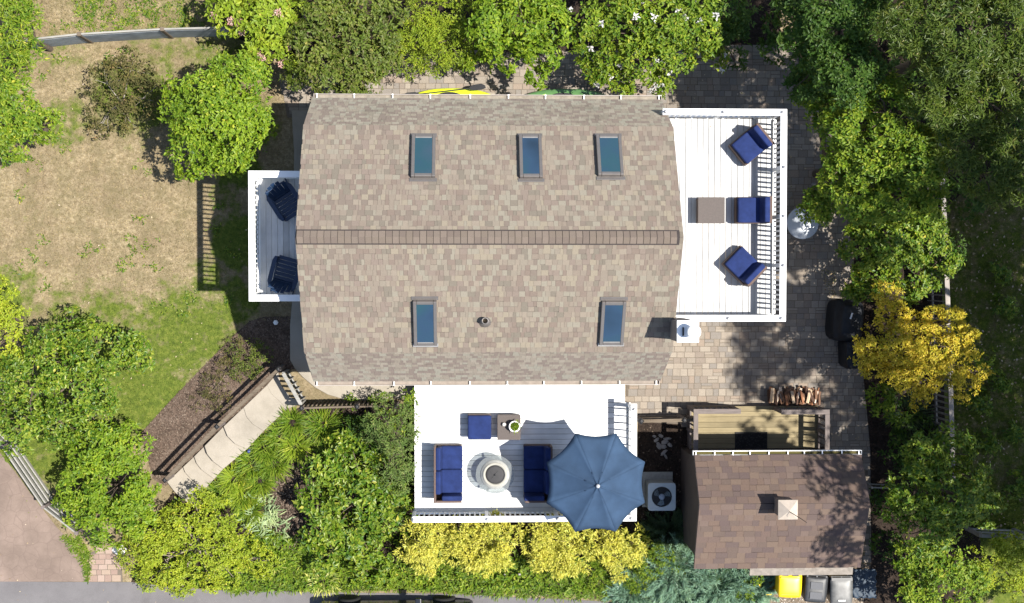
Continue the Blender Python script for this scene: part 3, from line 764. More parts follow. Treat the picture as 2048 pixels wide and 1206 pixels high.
for yy in (c_.y + .15, (c_.y + b.y)/2, b.y - .15):
    m = MB(); m.bx(b.x - .22, b.x - .08, yy - .07, yy + .07, 0, ZD - .245); m.build('post', WHITE, deck1)
py_ = lambda f: (W(1567, f, ZT).y - b.y) / (c_.y - b.y)
railing(deck1, (xw, b.y), (b.x, b.y), ZD, RH, WHITE, [.02, (W(1447,0,ZT).x - xw)/(b.x - xw), .985], ext1=.08)
railing(deck1, (b.x, b.y - .083), (b.x, c_.y + .083), ZD, RH, WHITE, [py_(331), py_(432), py_(534)], sp=.125, bal=.045)
railing(deck1, (xw, c_.y), (b.x, c_.y), ZD, RH, WHITE, [.02, (W(1459,0,ZT).x - xw)/(b.x - xw), .985], ext1=.08)

# --- small shaded porch balcony over the lawn
a, b2, c2 = W(503,348,ZT), W(503,596,ZT), None
deck2 = thing('balcony_deck', 'small white balcony in the shade of the roof with two slatted navy chairs', 'deck', (a.x + .4, (a.y+b2.y)/2, 0))
xe = XL + ov*.6 - .01
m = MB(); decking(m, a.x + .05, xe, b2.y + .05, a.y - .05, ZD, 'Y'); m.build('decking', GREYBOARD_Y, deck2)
m = MB(); m.bx(a.x - .02, a.x + .02, b2.y + .02, a.y - .02, ZD - .28, ZD - .04); m.bx(a.x - .02, xe, a.y - .02, a.y + .02, ZD - .28, ZD - .04); m.bx(a.x - .02, xe, b2.y - .02, b2.y + .02, ZD - .28, ZD - .04)
m.bx(a.x + .02, xe, b2.y + .02, a.y - .02, ZD - .07, ZD - .041)
m.build('joists', WHITE, deck2)
for yy in (b2.y + .1, a.y - .1):
    m = MB(); m.bx(a.x + .04, a.x + .16, yy - .06, yy + .06, 0, ZD - .285); m.build('post', WHITE, deck2)
railing(deck2, (a.x, b2.y), (a.x, a.y), ZD, RH, WHITE, [.03, .97], lights=False, ext0=.083, ext1=.083, sp=.125)
railing(deck2, (a.x + .083, a.y), (xe, a.y), ZD, RH, WHITE, [.97], lights=False, sp=.125)
railing(deck2, (a.x + .083, b2.y), (xe, b2.y), ZD, RH, WHITE, [.97], lights=False, sp=.125)

# --- lower deck with the umbrella
ZL = .6; ZLT = ZL + 1.0
l0, l1 = W(829,770,ZL), W(1250,770,ZL); lb = W(829,1039.5,ZLT); lr = W(1268,812,ZLT)
deck3 = thing('terrace_deck', 'bright white ground deck under the blue umbrella with two loveseats', 'deck', ((l0.x+lr.x)/2, (l0.y+lb.y)/2, 0))
yt = YBm + ov - .01
m = MB(); decking(m, l0.x, l1.x, lr.y, yt, ZL, 'X', gap=.010); decking(m, l0.x, lr.x, lb.y - .02, lr.y - .004, ZL, 'X', gap=.010)
m.build('decking', WHITEBOARD, deck3)
m = MB(); m.bx(l0.x, l0.x + .03, lb.y + .012, yt, -.1, ZL - .037); m.bx(l0.x + .03, lr.x, lb.y + .01, lb.y + .04, ZL - .25, ZL - .037); m.bx(lr.x - .03, lr.x, lb.y + .04, lr.y - .04, -.1, ZL - .037)
m.bx(l1.x - .04, l1.x - .01, lr.y, yt, -.1, ZL - .037); m.build('skirting', plain('deck_skirt', (.14,.115,.10), .8), deck3)
for k in range(5):
    xx = lerp(l0.x + .1, lr.x - .12, k/4); m = MB(); m.bx(xx, xx + .1, lb.y + .05, lb.y + .15, -.8, ZL - .04); m.build('post', WHITE, deck3)
fx = lambda f: (W(f,1040,ZLT).x - l0.x) / (lr.x - l0.x)
railing(deck3, (l0.x, lb.y), (lr.x, lb.y), ZL, 1.0, WHITE, [.0, fx(974), fx(1115), fx(1262)], ext0=.02, ext1=.08)
railing(deck3, (lr.x, lr.y), (lr.x, lb.y + .083), ZL, 1.0, WHITE, [.03], ext0=.06, sp=.2)

# ------------------------------------------------------------------ garden furniture
def cushion(name, parent, x0, x1, y0, y1, z0, z1, mat=None, M=None):
    m = MB(); m.bx(x0, x1, y0, y1, z0, z1)
    b = min(x1-x0, y1-y0, z1-z0) * .38
    o = m.build(name, mat or NAVY, parent, local=True, bevel=b, seg=3, smooth=True)
    return o

def wicker_chair(label, loc, rz, group=None, back=True):
    t = thing('wicker_chair', label, 'chair', loc, rz, group)
    m = MB(); m.bx(-.40, .42, -.34, .34, .06, .31); m.build('seat_base', WICKER, t, local=True, bevel=.015)
    m = MB(); m.bx(-.42, -.34, -.34, .34, .312, .74); m.build('backrest', WICKER, t, local=True, bevel=.02)
    cushion('seat_cushion', t, -.20, .40, -.325, .325, .312, .45)
    m = MB(); M = Matrix.Rotation(R(-12), 3, 'Y'); m.box((-.255, 0, .575), (.15, .65, .40), M); m.build('back_cushion', NAVY, t, local=True, bevel=.05, seg=3, smooth=True)
    for sx in (-.37, .37):
        for sy in (-.3, .3):
            m = MB(); m.bx(sx - .025, sx + .025, sy - .025, sy + .025, 0, .06); m.build('leg', DARKMETAL, t, local=True)
    return t
def face(d): return math.atan2(-d[1], d[0])
zs = ZD + .002
p = W(1503,289,ZD+.45); wicker_chair('navy cushioned wicker chair at the balcony corner nearest the tall trees, turned inward', (p.x, p.y, zs), face((-53,44)), 'wicker chairs on the balcony')
p = W(1489,532,ZD+.45); wicker_chair('navy cushioned wicker chair near the chimney end of the balcony, turned diagonally', (p.x, p.y, zs), face((-46,-45)), 'wicker chairs on the balcony')
p = W(1507,420,ZD+.45); wicker_chair('navy cushioned wicker chair set square behind the brown coffee table', (p.x, p.y, zs), math.pi, 'wicker chairs on the balcony')
p = W(1423,420.5,ZD+.4)
t = thing('coffee_table', 'square brown wicker coffee table on the white balcony', 'table', (p.x, p.y, zs))
m = MB(); m.bx(-.33, .33, -.32, .32, .05, .36); m.build('table_base', WICKER, t, local=True, bevel=.012)
m = MB(); m.bx(-.345, .345, -.335, .335, .362, .39); m.build('table_top', WICKERTOP, t, local=True, bevel=.008)
for sx in (-.3, .3):
    for sy in (-.29, .29): m = MB(); m.bx(sx-.025, sx+.025, sy-.025, sy+.025, 0, .05); m.build('leg', DARKMETAL, t, local=True)

def adirondack(label, loc, rz):
    t = thing('adirondack_chair', label, 'chair', loc, rz, 'slatted chairs on the small balcony')
    m = MB()
    for i in range(5):
        yy = (i - 2) * .115; L = .78 - abs(i - 2) ** 2 * .045
        d = Vector((-.38, 0, .92)).normalized(); p0 = Vector((-.20, yy*.86, .27)); p1 = p0 + d * L + Vector((0, yy*.16, 0))
        m.beam(p0, p1, .022, .104, roll=R(90))
    m.beam((-.235,-.24,.34), (-.235,.24,.34), .03, .07); m.beam((-.42,-.26,.80), (-.42,.26,.80), .03, .07)
    m.build('backrest', NAVYP, t, local=True, bevel=.006, seg=2)
    m = MB()
    for i in range(6):
        f = i / 5; m.beam((lerp(-.16,.36,f), -.26, lerp(.27,.37,f)), (lerp(-.16,.36,f), .26, lerp(.27,.37,f)), .094, .022)
    m.build('seat', NAVYP, t, local=True, bevel=.006)
    for s in (-1, 1):
        m = MB(); m.prism([(-.42, s*.30), (-.30, s*.37), (.25, s*.38), (.36, s*.34), (.36, s*.27), (-.42, s*.26)], .535, .56); m.build('armrest', NAVYP, t, local=True, bevel=.005, seg=1)
        m = MB(); m.bx(.25, .36, s*.30 - .015, s*.30 + .015, 0, .533); m.build('leg', NAVYP, t, local=True)
        m = MB(); m.beam((.34, s*.28, .34), (-.55, s*.28, .05), .03, .10); m.beam((-.34, s*.28, .12), (-.36, s*.285, .535), .03, .08); m.build('leg', NAVYP, t, local=True)
    return t
p = W(570,404,ZD+.5); adirondack('navy slatted chair on the small balcony, beside the lawn tree', (p.x + .02, p.y, zs), face((28,42)))
p = W(568,546,ZD+.5); adirondack('navy slatted chair on the small balcony, at the end by the mulch bed', (p.x + .02, p.y, zs), face((15,-55)))

zl = ZL + .002
def loveseat(label, loc, mirror):
    t = thing('wicker_loveseat', label, 'sofa', loc, 0, 'wicker loveseats beside the fire table')
    s = -1 if mirror else 1
    bxs = lambda m, a, b, y0, y1, z0, z1: m.bx(min(a*s, b*s), max(a*s, b*s), y0, y1, z0, z1)
    m = MB(); bxs(m, -.39, .37, -.76, .76, .06, .30); m.build('seat_base', WICKER, t, local=True, bevel=.015)
    m = MB(); bxs(m, -.40, -.335, -.78, .77, .302, .70); m.build('backrest', WICKER, t, local=True, bevel=.02)
    m = MB(); bxs(m, -.333, .36, -.78, -.715, .302, .68); m.build('side_panel', WICKER, t, local=True, bevel=.02)
    for y0, y1 in ((-.55, .105), (.11, .75)):
        cs = sorted((-.20*s, .385*s)); cushion('seat_cushion', t, cs[0], cs[1], y0, y1, .302, .44)
        m = MB(); m.box((-.255*s, (y0+y1)/2, .545), (.14, (y1 - y0) - .01, .36), Matrix.Rotation(R(-11*s), 3, 'Y')); m.build('back_cushion', NAVY, t, local=True, bevel=.045, seg=3, smooth=True)
    m = MB(); m.box((.10*s, -.635, .55), (.56, .14, .34), Matrix.Rotation(R(8), 3, 'X')); m.build('back_cushion', NAVY, t, local=True, bevel=.045, seg=3, smooth=True)
    for sx in (-.35, .33):
        for sy in (-.7, .7): m = MB(); m.bx(sx-.025, sx+.025, sy-.025, sy+.025, 0, .06); m.build('leg', DARKMETAL, t, local=True)
p = W(897,946,ZL+.4); loveseat('sunlit navy and brown wicker loveseat beside the fire table', (p.x, p.y, zl), False)
p = W(1075,946,ZL+.4); loveseat('shaded navy loveseat half hidden under the blue umbrella', (p.x, p.y, zl), True)
p = W(959,854.5,ZL+.4)
t = thing('ottoman', 'square navy cushioned ottoman beside the brown side table', 'ottoman', (p.x, p.y, zl))
m = MB(); m.bx(-.32, .32, -.31, .34, .05, .31); m.build('base', WICKER, t, local=True, bevel=.015)
cushion('cushion', t, -.325, .325, -.335, .325, .312, .44)
for sx in (-.28, .28):
    for sy in (-.27, .3): m = MB(); m.bx(sx-.025, sx+.025, sy-.025, sy+.025, 0, .05); m.build('leg', DARKMETAL, t, local=True)
p = W(1018,855,ZL+.4); ts = p.copy()
t = thing('side_table', 'square brown wicker side table with a white flower pot on it', 'table', (p.x, p.y, zl))
m = MB(); m.bx(-.305, .305, -.33, .33, .05, .37); m.build('table_base', WICKER, t, local=True, bevel=.012)
m = MB(); m.bx(-.32, .32, -.345, .345, .372, .40); m.build('table_top', WICKERTOP, t, local=True, bevel=.008)
for sx in (-.27, .27):
    for sy in (-.3, .3): m = MB(); m.bx(sx-.025, sx+.025, sy-.025, sy+.025, 0, .05); m.build('leg', DARKMETAL, t, local=True)
p = W(1029,853,zl+.60)
pot = thing('potted_plant', 'white pot with a small green plant on the side table', 'potted plant', (p.x, p.y, zl + .402))
m = MB(); m.lathe([(0,0),(.105,0),(.145,.2),(.155,.2),(.155,.215),(.125,.215),(.118,.16),(0,.16)], (0,0,0), 28); m.build('pot', WHITE, pot, local=True)
m = MB(); m.lathe([(.116,.165),(.05,.175),(0,.18)], (0,0,0), 20); m.build('soil', SOILPOT, pot, local=True)
POT = (p.x, p.y, zl + .402)
p = W(1008.5,849,zl+.47)
t = thing('candle_holder', 'small white candle cup beside the flower pot', 'candle', (p.x, p.y, zl + .402))
m = MB(); m.lathe([(0,0),(.05,0),(.06,.09),(.05,.09),(.045,.03),(0,.03)], (0,0,0), 6, False); m.build('cup', STONE, t, local=True)
m = MB(); m.lathe([(.042,.03),(.042,.07),(0,.075)], (0,0,0), 10); m.build('candle', WHITE, t, local=True)

# fire table: concrete bowl in a round glass shelf
p = W(990,949,ZL+.5)
t = thing('fire_table', 'round grey fire table with a glass rim and black burner lid', 'fire table', (p.x, p.y, zl))
m = MB(); m.lathe([(0,0),(.27,0),(.30,.05),(.34,.38),(.40,.46),(.40,.50),(.335,.52),(.325,.545),(.28,.545),(.27,.50),(0,.50)], (0,0,0), 48); m.build('bowl', CONCRETEG, t, local=True)
m = MB(); m.lathe([(.402,.47),(.53,.47),(.53,.485),(.402,.485)], (0,0,0), 48, False); m.build('glass_rim', GLASS, t, local=True)
m = MB(); m.lathe([(.335,.522),(.33,.55),(.275,.55),(.262,.505)], (0,0,0), 48); m.build('inner_ring', PALECONC, t, local=True)
m = MB(); m.lathe([(.258,.505),(.25,.532),(.2,.54),(0,.545)], (0,0,0), 40)
lid = m.build('lid', plain('lid_grey', (.028,.027,.028), .7, var=.15, scale=20), t, local=True)
m = MB()
for a_ in (.9, 2.45): m.beam((-.14*math.cos(a_), -.14*math.sin(a_), .548), (.14*math.cos(a_), .14*math.sin(a_), .548), .014, .012)
m.lathe([(.03,.545),(.03,.565),(0,.568)], (0,0,0), 12); m.build('lid_handle', DARKMETAL, lid, local=True)
for k in range(5):
    a_ = k*2*math.pi/5 + .5; m = MB(); m.beam((.39*math.cos(a_), .39*math.sin(a_), .463), (.51*math.cos(a_), .51*math.sin(a_), .463), .05, .012); m.build('bracket', METAL, t, local=True)

# umbrella
cen = W(1192,966,2.95); ux, uy = cen.x, cen.y
um = thing('patio_umbrella', 'large blue eight panelled patio umbrella open over the deck', 'umbrella', (ux, uy, zl))
ze, zp, RU = 2.28, 2.78, 1.40
m = MB(); rings = 9; seg = 8
def canopy(rmax, zb, ztop, scal, nseg=8, nr=9, sub=8):
    vs = []; fs = []; N = nseg*(sub+1)
    for i in range(nr + 1):
        f = i / nr
        for k in range(N):
            kk, su = divmod(k, sub + 1); u = su / sub; a_ = 2*math.pi*(kk + u)/nseg + R(22.5); e_ = 4*u*(1-u)
            chord = math.cos(math.pi/nseg) / math.cos((u - .5) * 2*math.pi/nseg)
            r = rmax * f * (chord * (1 - scal*e_*f))
            z = lerp(ztop, zb, f ** 1.12) - e_ * .05 * math.sin(math.pi*f*.85) 
            vs.append((r*math.cos(a_), r*math.sin(a_), z))
    for i in range(nr):
        for k in range(N):
            if k % (sub + 1) < sub: fs.append((i*N+k, i*N+k+1, (i+1)*N+k+1, (i+1)*N+k))
    return vs, fs
vs, fs = canopy(RU, ze, zp, .065); m.add(vs, fs, True)
cp = m.build('canopy', UMB, um, local=True)
md = cp.modifiers.new('thick', 'SOLIDIFY'); md.thickness = .004
m = MB(); vs, fs = canopy(.40, zp - .125, zp + .035, .10, nr=4); m.add(vs, fs, True); vv = m.build('vent_flap', UMB, um, local=True)
md = vv.modifiers.new('thick', 'SOLIDIFY'); md.thickness = .004
for k in range(8):
    a_ = 2*math.pi*k/8 + R(22.5); ca, sa = math.cos(a_), math.sin(a_)
    m = MB(); m.beam((.05*ca, .05*sa, zp - .05), (RU*.99*ca, RU*.99*sa, ze - .014), .018, .02); m.build('rib', METAL, um, local=True)
m = MB(); m.tube([(0,0,.02),(0,0,zp)], .022, 12); m.build('pole', METAL, um, local=True)
m = MB(); m.lathe([(.05, zp+.03),(.055, zp+.055),(.035, zp+.09),(0, zp+.10)], (0,0,0), 16); m.build('finial', plain('finial_silver', (.55,.56,.58), .35, metal=.4), um, local=True)
m = MB(); m.lathe([(.25,0),(.25,.04),(.10,.08),(.04,.10),(.04,.3),(.024,.3)], (0,0,0), 28); m.build('base', DARKMETAL, um, local=True)
m = MB(); m.beam((.02,0,1.15),(.10,0,1.15),.02,.02); m.beam((.10,0,1.15),(.10,.05,1.08),.015,.02); m.build('crank', DARKMETAL, um, local=True)

# round table on the patio below the balcony
p = W(1605,446,.74)
t = thing('garden_table', 'round pale table on the shaded patio, partly covered by leaves', 'table', (p.x, p.y, .03))
m = MB(); m.lathe([(0,.70),(.43,.70),(.45,.715),(.45,.735),(.43,.742),(0,.742)], (0,0,0), 40); m.build('table_top', TABLEW, t, local=True)
m = MB(); m.lathe([(.40,.62),(.415,.62),(.415,.698),(.40,.698)], (0,0,0), 32); m.build('apron', METAL, t, local=True)
for k in range(4):
    a_ = k*math.pi/2 + .6; m = MB(); m.tube([(.40*math.cos(a_), .40*math.sin(a_), .70), (.44*math.cos(a_), .44*math.sin(a_), 0)], .018, 8); m.build('leg', METAL, t, local=True)

X, Y = scatter_poly([(1370,260),(1480,260),(1480,610),(1380,610)], 16)
chips('fallen_leaves', X, Y, .03, LITTER, ZD + .004)
X, Y = scatter_poly([(850,800),(1180,800),(1080,870),(850,880)], 9)
chips('fallen_leaves', X, Y, .03, LITTER, ZL + .004)

yw = YBm + ov
for x0_, x1_, z0_, z1_, nm in ((l0.x + 1.2, l0.x + 3.0, ZL + .02, ZL + 2.05, 'door'), (l0.x + 4.0, l0.x + 5.0, 1.5, 2.4, 'window')):
    m = MB(); T = .07
    m.bx(x0_, x0_ + T, yw - .045, yw + .02, z0_, z1_); m.bx(x1_ - T, x1_, yw - .045, yw + .02, z0_, z1_); m.bx(x0_ + T, x1_ - T, yw - .044, yw + .02, z1_ - T, z1_)
    m.bx((x0_+x1_)/2 - .03, (x0_+x1_)/2 + .03, yw - .043, yw + .02, z0_, z1_ - T)
    dr = m.build(nm, WHITE, house); m = MB(); m.bx(x0_ + T, x1_ - T, yw - .02, yw - .002, z0_ + .03, z1_ - T); m.build('pane', PANE, dr)
# ------------------------------------------------------------------ shed with its timber porch
ZSE, ZSR = 2.95, 3.7
s0, s1, s2, s3 = W(1389,911,ZSE), W(1724,911,ZSE), W(1719,1134,ZSE), W(1387,1134,ZSE)
sxL, sxR = (s0.x+s3.x)/2, (s1.x+s2.x)/2; syT, syB = s0.y, s2.y; syR = W(1500,1007,ZSR).y
shed = thing('shed', 'brown shingled shed beside the bins with a square metal roof cap', 'shed', ((sxL+sxR)/2, (syT+syB)/2, 0))
P = [(syT-.2,0),(syT-.2,ZSE-.05),(syR,ZSR-.12),(syB+.2,ZSE-.05),(syB+.2,0)]; n = 5
m = MB(); xa, xb = sxL+.15, sxR-.15
m.add([(xa,y,z) for y,z in P] + [(xb,y,z) for y,z in P], [tuple(range(n)), tuple(range(2*n-1,n-1,-1))] + [(i,n+i,n+i+1,i+1) for i in range(n-1)])
m.build('wall', SHEDWALL, shed)
m = MB(); pr = [(syT,ZSE),(syR,ZSR),(syB,ZSE)]; pi_ = [(y,z-.09) for y,z in pr]
vs = [(x,y,z) for x in (sxL,sxR) for y,z in pr+pi_]
fs = []
for i in range(2): fs += [(i,i+1,7+i,6+i),(3+i,9+i,10+i,4+i),(i,3+i,4+i,i+1),(6+i,7+i,10+i,9+i)]
fs += [(0,6,9,3),(2,5,11,8)]
m.add(vs, fs); sroof = m.build('roof', plain('shed_roof_edge', (.10,.075,.065), .85), shed)
shingle_plane('shingles', SHED_SHINGLE, sroof, (sxL,syT,ZSE), (sxR,syT,ZSE), (sxL,syR,ZSR), (sxR,syR,ZSR), .17, .16, .36)
shingle_plane('shingles', SHED_SHINGLE, sroof, (sxL,syB,ZSE), (sxR,syB,ZSE), (sxL,syR,ZSR), (sxR,syR,ZSR), .17, .16, .36)
gutter(shed, sxL - .03, sxR + .02, syT, ZSE - .01, 1, GUTTER_W, WHITE, 10, w=.12)
c = W(1578,1021,4.4); cz = 4.4; hs = 20/S(cz)
m = MB(); m.bx(c.x-hs*.8, c.x+hs*.8, c.y-hs*.8, c.y+hs*.8, 3.2, cz-.10); st = m.build('flue', plain('flue_brown', (.16,.12,.10), .8), shed)
m = MB(); m.add([(c.x-hs,c.y-hs,cz-.10),(c.x+hs,c.y-hs,cz-.10),(c.x+hs,c.y+hs,cz-.10),(c.x-hs,c.y+hs,cz-.10),(c.x,c.y,cz+.06),(c.x-hs,c.y-hs,cz-.13),(c.x+hs,c.y-hs,cz-.13),(c.x+hs,c.y+hs,cz-.13),(c.x-hs,c.y+hs,cz-.13)],
              [(0,1,4),(1,2,4),(2,3,4),(3,0,4),(5,6,1,0),(6,7,2,1),(7,8,3,2),(8,5,0,3),(8,7,6,5)])
m.build('flue_cap', plain('cap_metal', (.40,.34,.28), .5, metal=.2, var=.1), st)
m = MB(); m.tube([(c.x, c.y-.02, cz+.04), (c.x+.22, c.y-.14, cz+.50), (c.x+.30, c.y-.2, cz+.58)], [.010,.008,.005], 6); m.build('wire', DARKMETAL, st)
ws = W(1706,1150,1.9); we = W(1500,1136,1.9)
m = MB(); m.add([(we.x, syB+.19, 1.98), (ws.x, syB+.19, 1.98), (ws.x, ws.y, 1.86), (we.x, ws.y+.0, 1.86), (we.x, syB+.19, 1.93), (ws.x, syB+.19, 1.93), (ws.x, ws.y, 1.81), (we.x, ws.y, 1.81)],
              [(0,3,2,1),(4,5,6,7),(0,1,5,4),(1,2,6,5),(2,3,7,6),(3,0,4,7)])
m.build('lean_to_roof', plain('old_board', (.20,.175,.15), .9, var=.25, scale=8), shed)

ZP = .38; PH = .95; ZPT = ZP + PH
q0, q1 = W(1392,823,ZPT), W(1655,824,ZPT); yb = syT - .19
porch = thing('porch', 'pine floored porch with grey railings in front of the shed', 'porch', ((q0.x+q1.x)/2, (q0.y+yb)/2, 0))
m = MB(); decking(m, q0.x, q1.x, yb, q0.y + .04, ZP, 'X'); m.build('decking', PINE, porch)
m = MB(); m.bx(q0.x, q1.x, q0.y + .0, q0.y + .038, 0, ZP - .037); m.bx(q0.x, q0.x+.04, yb, q0.y, 0, ZP-.037); m.bx(q1.x-.04, q1.x, yb, q0.y, 0, ZP-.037); m.build('skirting', WEATHERED, porch)
g0, g1 = W(1482,823,ZPT).x, W(1563,823,ZPT).x
railing(porch, (q0.x, q0.y), (g0, q0.y), ZP, PH, WEATHERED, [.0, .96], lights=False, cap_w=.135, sp=.17, ext0=.065, bal=.038)
railing(porch, (g1, q1.y), (q1.x, q1.y), ZP, PH, WEATHERED, [.04, 1.], lights=False, cap_w=.135, sp=.17, ext1=.065, bal=.038)
railing(porch, (q0.x, q0.y - .068), (q0.x, yb), ZP, PH, WEATHERED_Y, [.5], lights=False, cap_w=.13, sp=.17, bal=.038)
railing(porch, (q1.x, q1.y - .068), (q1.x, yb), ZP, PH, WEATHERED_Y, [.5], lights=False, cap_w=.13, sp=.17, bal=.038)
m0, m1 = W(1470,864,ZP), W(1534,906,ZP)
t = NT('mat_weave'); v = t.obj(); ck = t.n('ShaderNodeTexVoronoi', i_Scale=16.0); t.l(v, ck.inputs['Vector'])
MATM = t.fin(t.ramp(ck.outputs['Distance'], [(.2, (.03,.028,.026)), (.5, (.012,.011,.011))]), .95); 
mt = thing('doormat', 'black patterned doormat on the pine porch', 'doormat', ((m0.x+m1.x)/2, (m0.y+m1.y)/2, ZP + .003))
m = MB(); m.bx(m0.x, m1.x, m1.y, m0.y, ZP + .003, ZP + .018); m.build('pile', MATM, mt, bevel=.004, seg=1)
m = MB()
for (xa_, xb_, ya_, yb_) in ((m0.x, m1.x, m0.y - .03, m0.y), (m0.x, m1.x, m1.y, m1.y + .03), (m0.x, m0.x + .03, m1.y + .03, m0.y - .03), (m1.x - .03, m1.x, m1.y + .03, m0.y - .03)): m.bx(xa_, xb_, ya_, yb_, ZP + .0185, ZP + .024)
m.build('border', RUBBER, mt)

# ------------------------------------------------------------------ firewood, one object per log
fw0, fw1 = W(1540,776,.25), W(1637,812,.25)
SPLIT = [islands('split_wood_%d' % i, [c], .9, 40) for i, c in enumerate([(.36,.23,.14),(.55,.41,.28),(.24,.11,.06),(.15,.085,.055),(.62,.50,.39),(.10,.06,.045)])]
def log_mesh(L, r, mat):
    m = MB(); n = random.choice((3, 4, 4, 5)); ps = []
    a0 = random.random() * 6.28
    for k in range(n):
        a_ = a0 + 2*math.pi*k/n + random.uniform(-.25, .25); ps.append((math.cos(a_)*r*random.uniform(.8,1.2), math.sin(a_)*r*random.uniform(.7,1.1)))
    rows = 4; vs = []
    for i in range(rows):
        y = lerp(-L/2, L/2, i/(rows-1)); b_ = random.uniform(-.006, .006)
        vs += [(x + b_, y, z + b_) for x, z in ps]
    fs = [(i*n+k, i*n+(k+1)%n, (i+1)*n+(k+1)%n, (i+1)*n+k) for i in range(rows-1) for k in range(n)] + [tuple(range(n)), tuple(range((rows-1)*n+n-1, (rows-1)*n-1, -1))]
    m.add(vs, fs); return m
for lay, (zz, cnt, yo) in enumerate(((.05, 17, 0), (.14, 19, .03), (.23, 20, -.02), (.32, 20, .03), (.40, 15, -.02))):
    for i in range(cnt):
        x = lerp(fw0.x, fw1.x, (i + .5) / cnt) + random.uniform(-.025, .025); y = (fw0.y + fw1.y)/2 + yo + random.uniform(-.11, .11)
        if lay == 4 and random.random() < .25: continue
        L = random.uniform(.28, .42); mat = SPLIT[random.choice((0,1,2,3,4,5,3) if lay > 2 else (3,5,2,3))]
        m = log_mesh(L, random.uniform(.032, .056), mat)
        o = m.build('log', mat, None, local=True)
        o.location = (x, y, zz + .025); o.rotation_euler = (random.uniform(-.16,.16), 0, random.uniform(-.42,.42))
        tag(o, 'split firewood log in the stack on the patio beside the porch', 'firewood log', 'logs in the firewood stack')

# ------------------------------------------------------------------ air conditioner
p = W(1324,994,.82); hw_ = 27.5/S(.82)
ac = thing('air_conditioner', 'grey square air conditioner with a round fan, beside the white deck', 'air conditioner', (p.x, p.y, 0))
m = MB(); m.bx(-hw_, hw_, -hw_, hw_, .08, .74); m.build('cabinet', ACGREY, ac, local=True, bevel=.06, seg=3)
def top_with_hole(hw, r, z0, z1, rad=.07, n=48):
    out = []; 
    for k in range(n):
        a_ = 2*math.pi*k/n; c, s = math.cos(a_), math.sin(a_); f = max(abs(c), abs(s)); q = hw / f
        px_, py_ = c*q, s*q
        lim = hw - rad
        if abs(px_) > lim and abs(py_) > lim:
            d = Vector((px_ - math.copysign(lim, px_), py_ - math.copysign(lim, py_)))
            d = d.normalized()*rad if d.length > 1e-6 else d
            px_, py_ = math.copysign(lim, px_) + d.x, math.copysign(lim, py_) + d.y
        out.append((px_, py_))
    inn = [(r*math.cos(2*math.pi*k/n), r*math.sin(2*math.pi*k/n)) for k in range(n)]
    vs = [(x,y,z1) for x,y in out] + [(x,y,z1) for x,y in inn] + [(x,y,z0) for x,y in out] + [(x,y,z0-.06) for x,y in inn]
    fs = []
    for k in range(n):
        j = (k+1) % n; fs += [(k,j,n+j,n+k),(2*n+k,2*n+j,j,k),(n+k,n+j,3*n+j,3*n+k)]
    return vs, fs
m = MB(); m.add(*top_with_hole(hw_+.008, .285, .742, .80)); m.build('top_panel', plain('unit_top', (.42,.46,.47), .5, var=.05), ac, local=True)
m = MB(); m.lathe([(0,.745),(.282,.745)], (0,0,0), 32); m.build('fan_well', DARKMETAL, ac, local=True)
m = MB()
for k in range(3):
    a_ = k*2*math.pi/3 + .35; 
    pts = [(.06*math.cos(a_), .06*math.sin(a_), .765), (.25*math.cos(a_-.35), .25*math.sin(a_-.35), .755), (.26*math.cos(a_+.1), .26*math.sin(a_+.1), .775), (.22*math.cos(a_+.5), .22*math.sin(a_+.5), .79), (.07*math.cos(a_+.7), .07*math.sin(a_+.7), .78)]
    m.add(pts, [(0,1,2,3,4)])
m.build('fan_blades', plain('fan_metal', (.16,.20,.22), .4, metal=.5), ac, local=True)
m = MB(); m.lathe([(.085,.76),(.085,.80),(.07,.815),(0,.82)], (0,0,0), 24); m.build('fan_motor', plain('motor_grey', (.26,.30,.36), .5), ac, local=True)
m = MB()
for r_ in (.10,.15,.20,.25): 
    m.lathe([(r_-.003,.806),(r_+.003,.806),(r_+.003,.812),(r_-.003,.812),(r_-.003,.806)], (0,0,0), 40)
for k in range(8):
    a_ = k*math.pi/4; m.beam((.09*math.cos(a_), .09*math.sin(a_), .803), (.288*math.cos(a_), .288*math.sin(a_), .803), .006, .006)
m.build('grille', DARKMETAL, ac, local=True)
m = MB(); m.bx(-.45, .42, -.42, .58, .014, .075); m.build('pad', CONCRETEG, ac, local=True, bevel=.01)

# rubble beside the air conditioner
for i, (px, py, r_, sq) in enumerate(((1313,880,.10,.5),(1322,872,.09,.6),(1330,884,.12,.7),(1318,892,.13,.6),(1335,877,.13,.35),(1340,890,.09,.6),(1326,893,.11,.7),(1309,873,.07,.6),(1328,905,.13,.45),(1331,912,.11,.4))):
    c = W(px, py, .05); m = MB(); n = 7; rings = 4; vs = []
    for k in range(rings):
        f = math.sin(math.pi*(k+.6)/(rings+.2))
        for j in range(n): a_ = 2*math.pi*j/n; rr = r_*f*random.uniform(.75,1.15); vs.append((rr*math.cos(a_), rr*sq*math.sin(a_), r_*.5*k/(rings-1)))
    fs = [(k*n+j,k*n+(j+1)%n,(k+1)*n+(j+1)%n,(k+1)*n+j) for k in range(rings-1) for j in range(n)] + [tuple(range(n-1,-1,-1)), tuple(range((rings-1)*n, rings*n))]
    m.add(vs, fs); o = m.build('rubble_stone', STONE, None, local=True); o.location = (c.x, c.y, .012); o.rotation_euler = (0, 0, random.random()*6.28)
    tag(o, 'broken pale stone in the rubble heap between white deck and shed', 'stone', 'rubble stones beside the air conditioner')

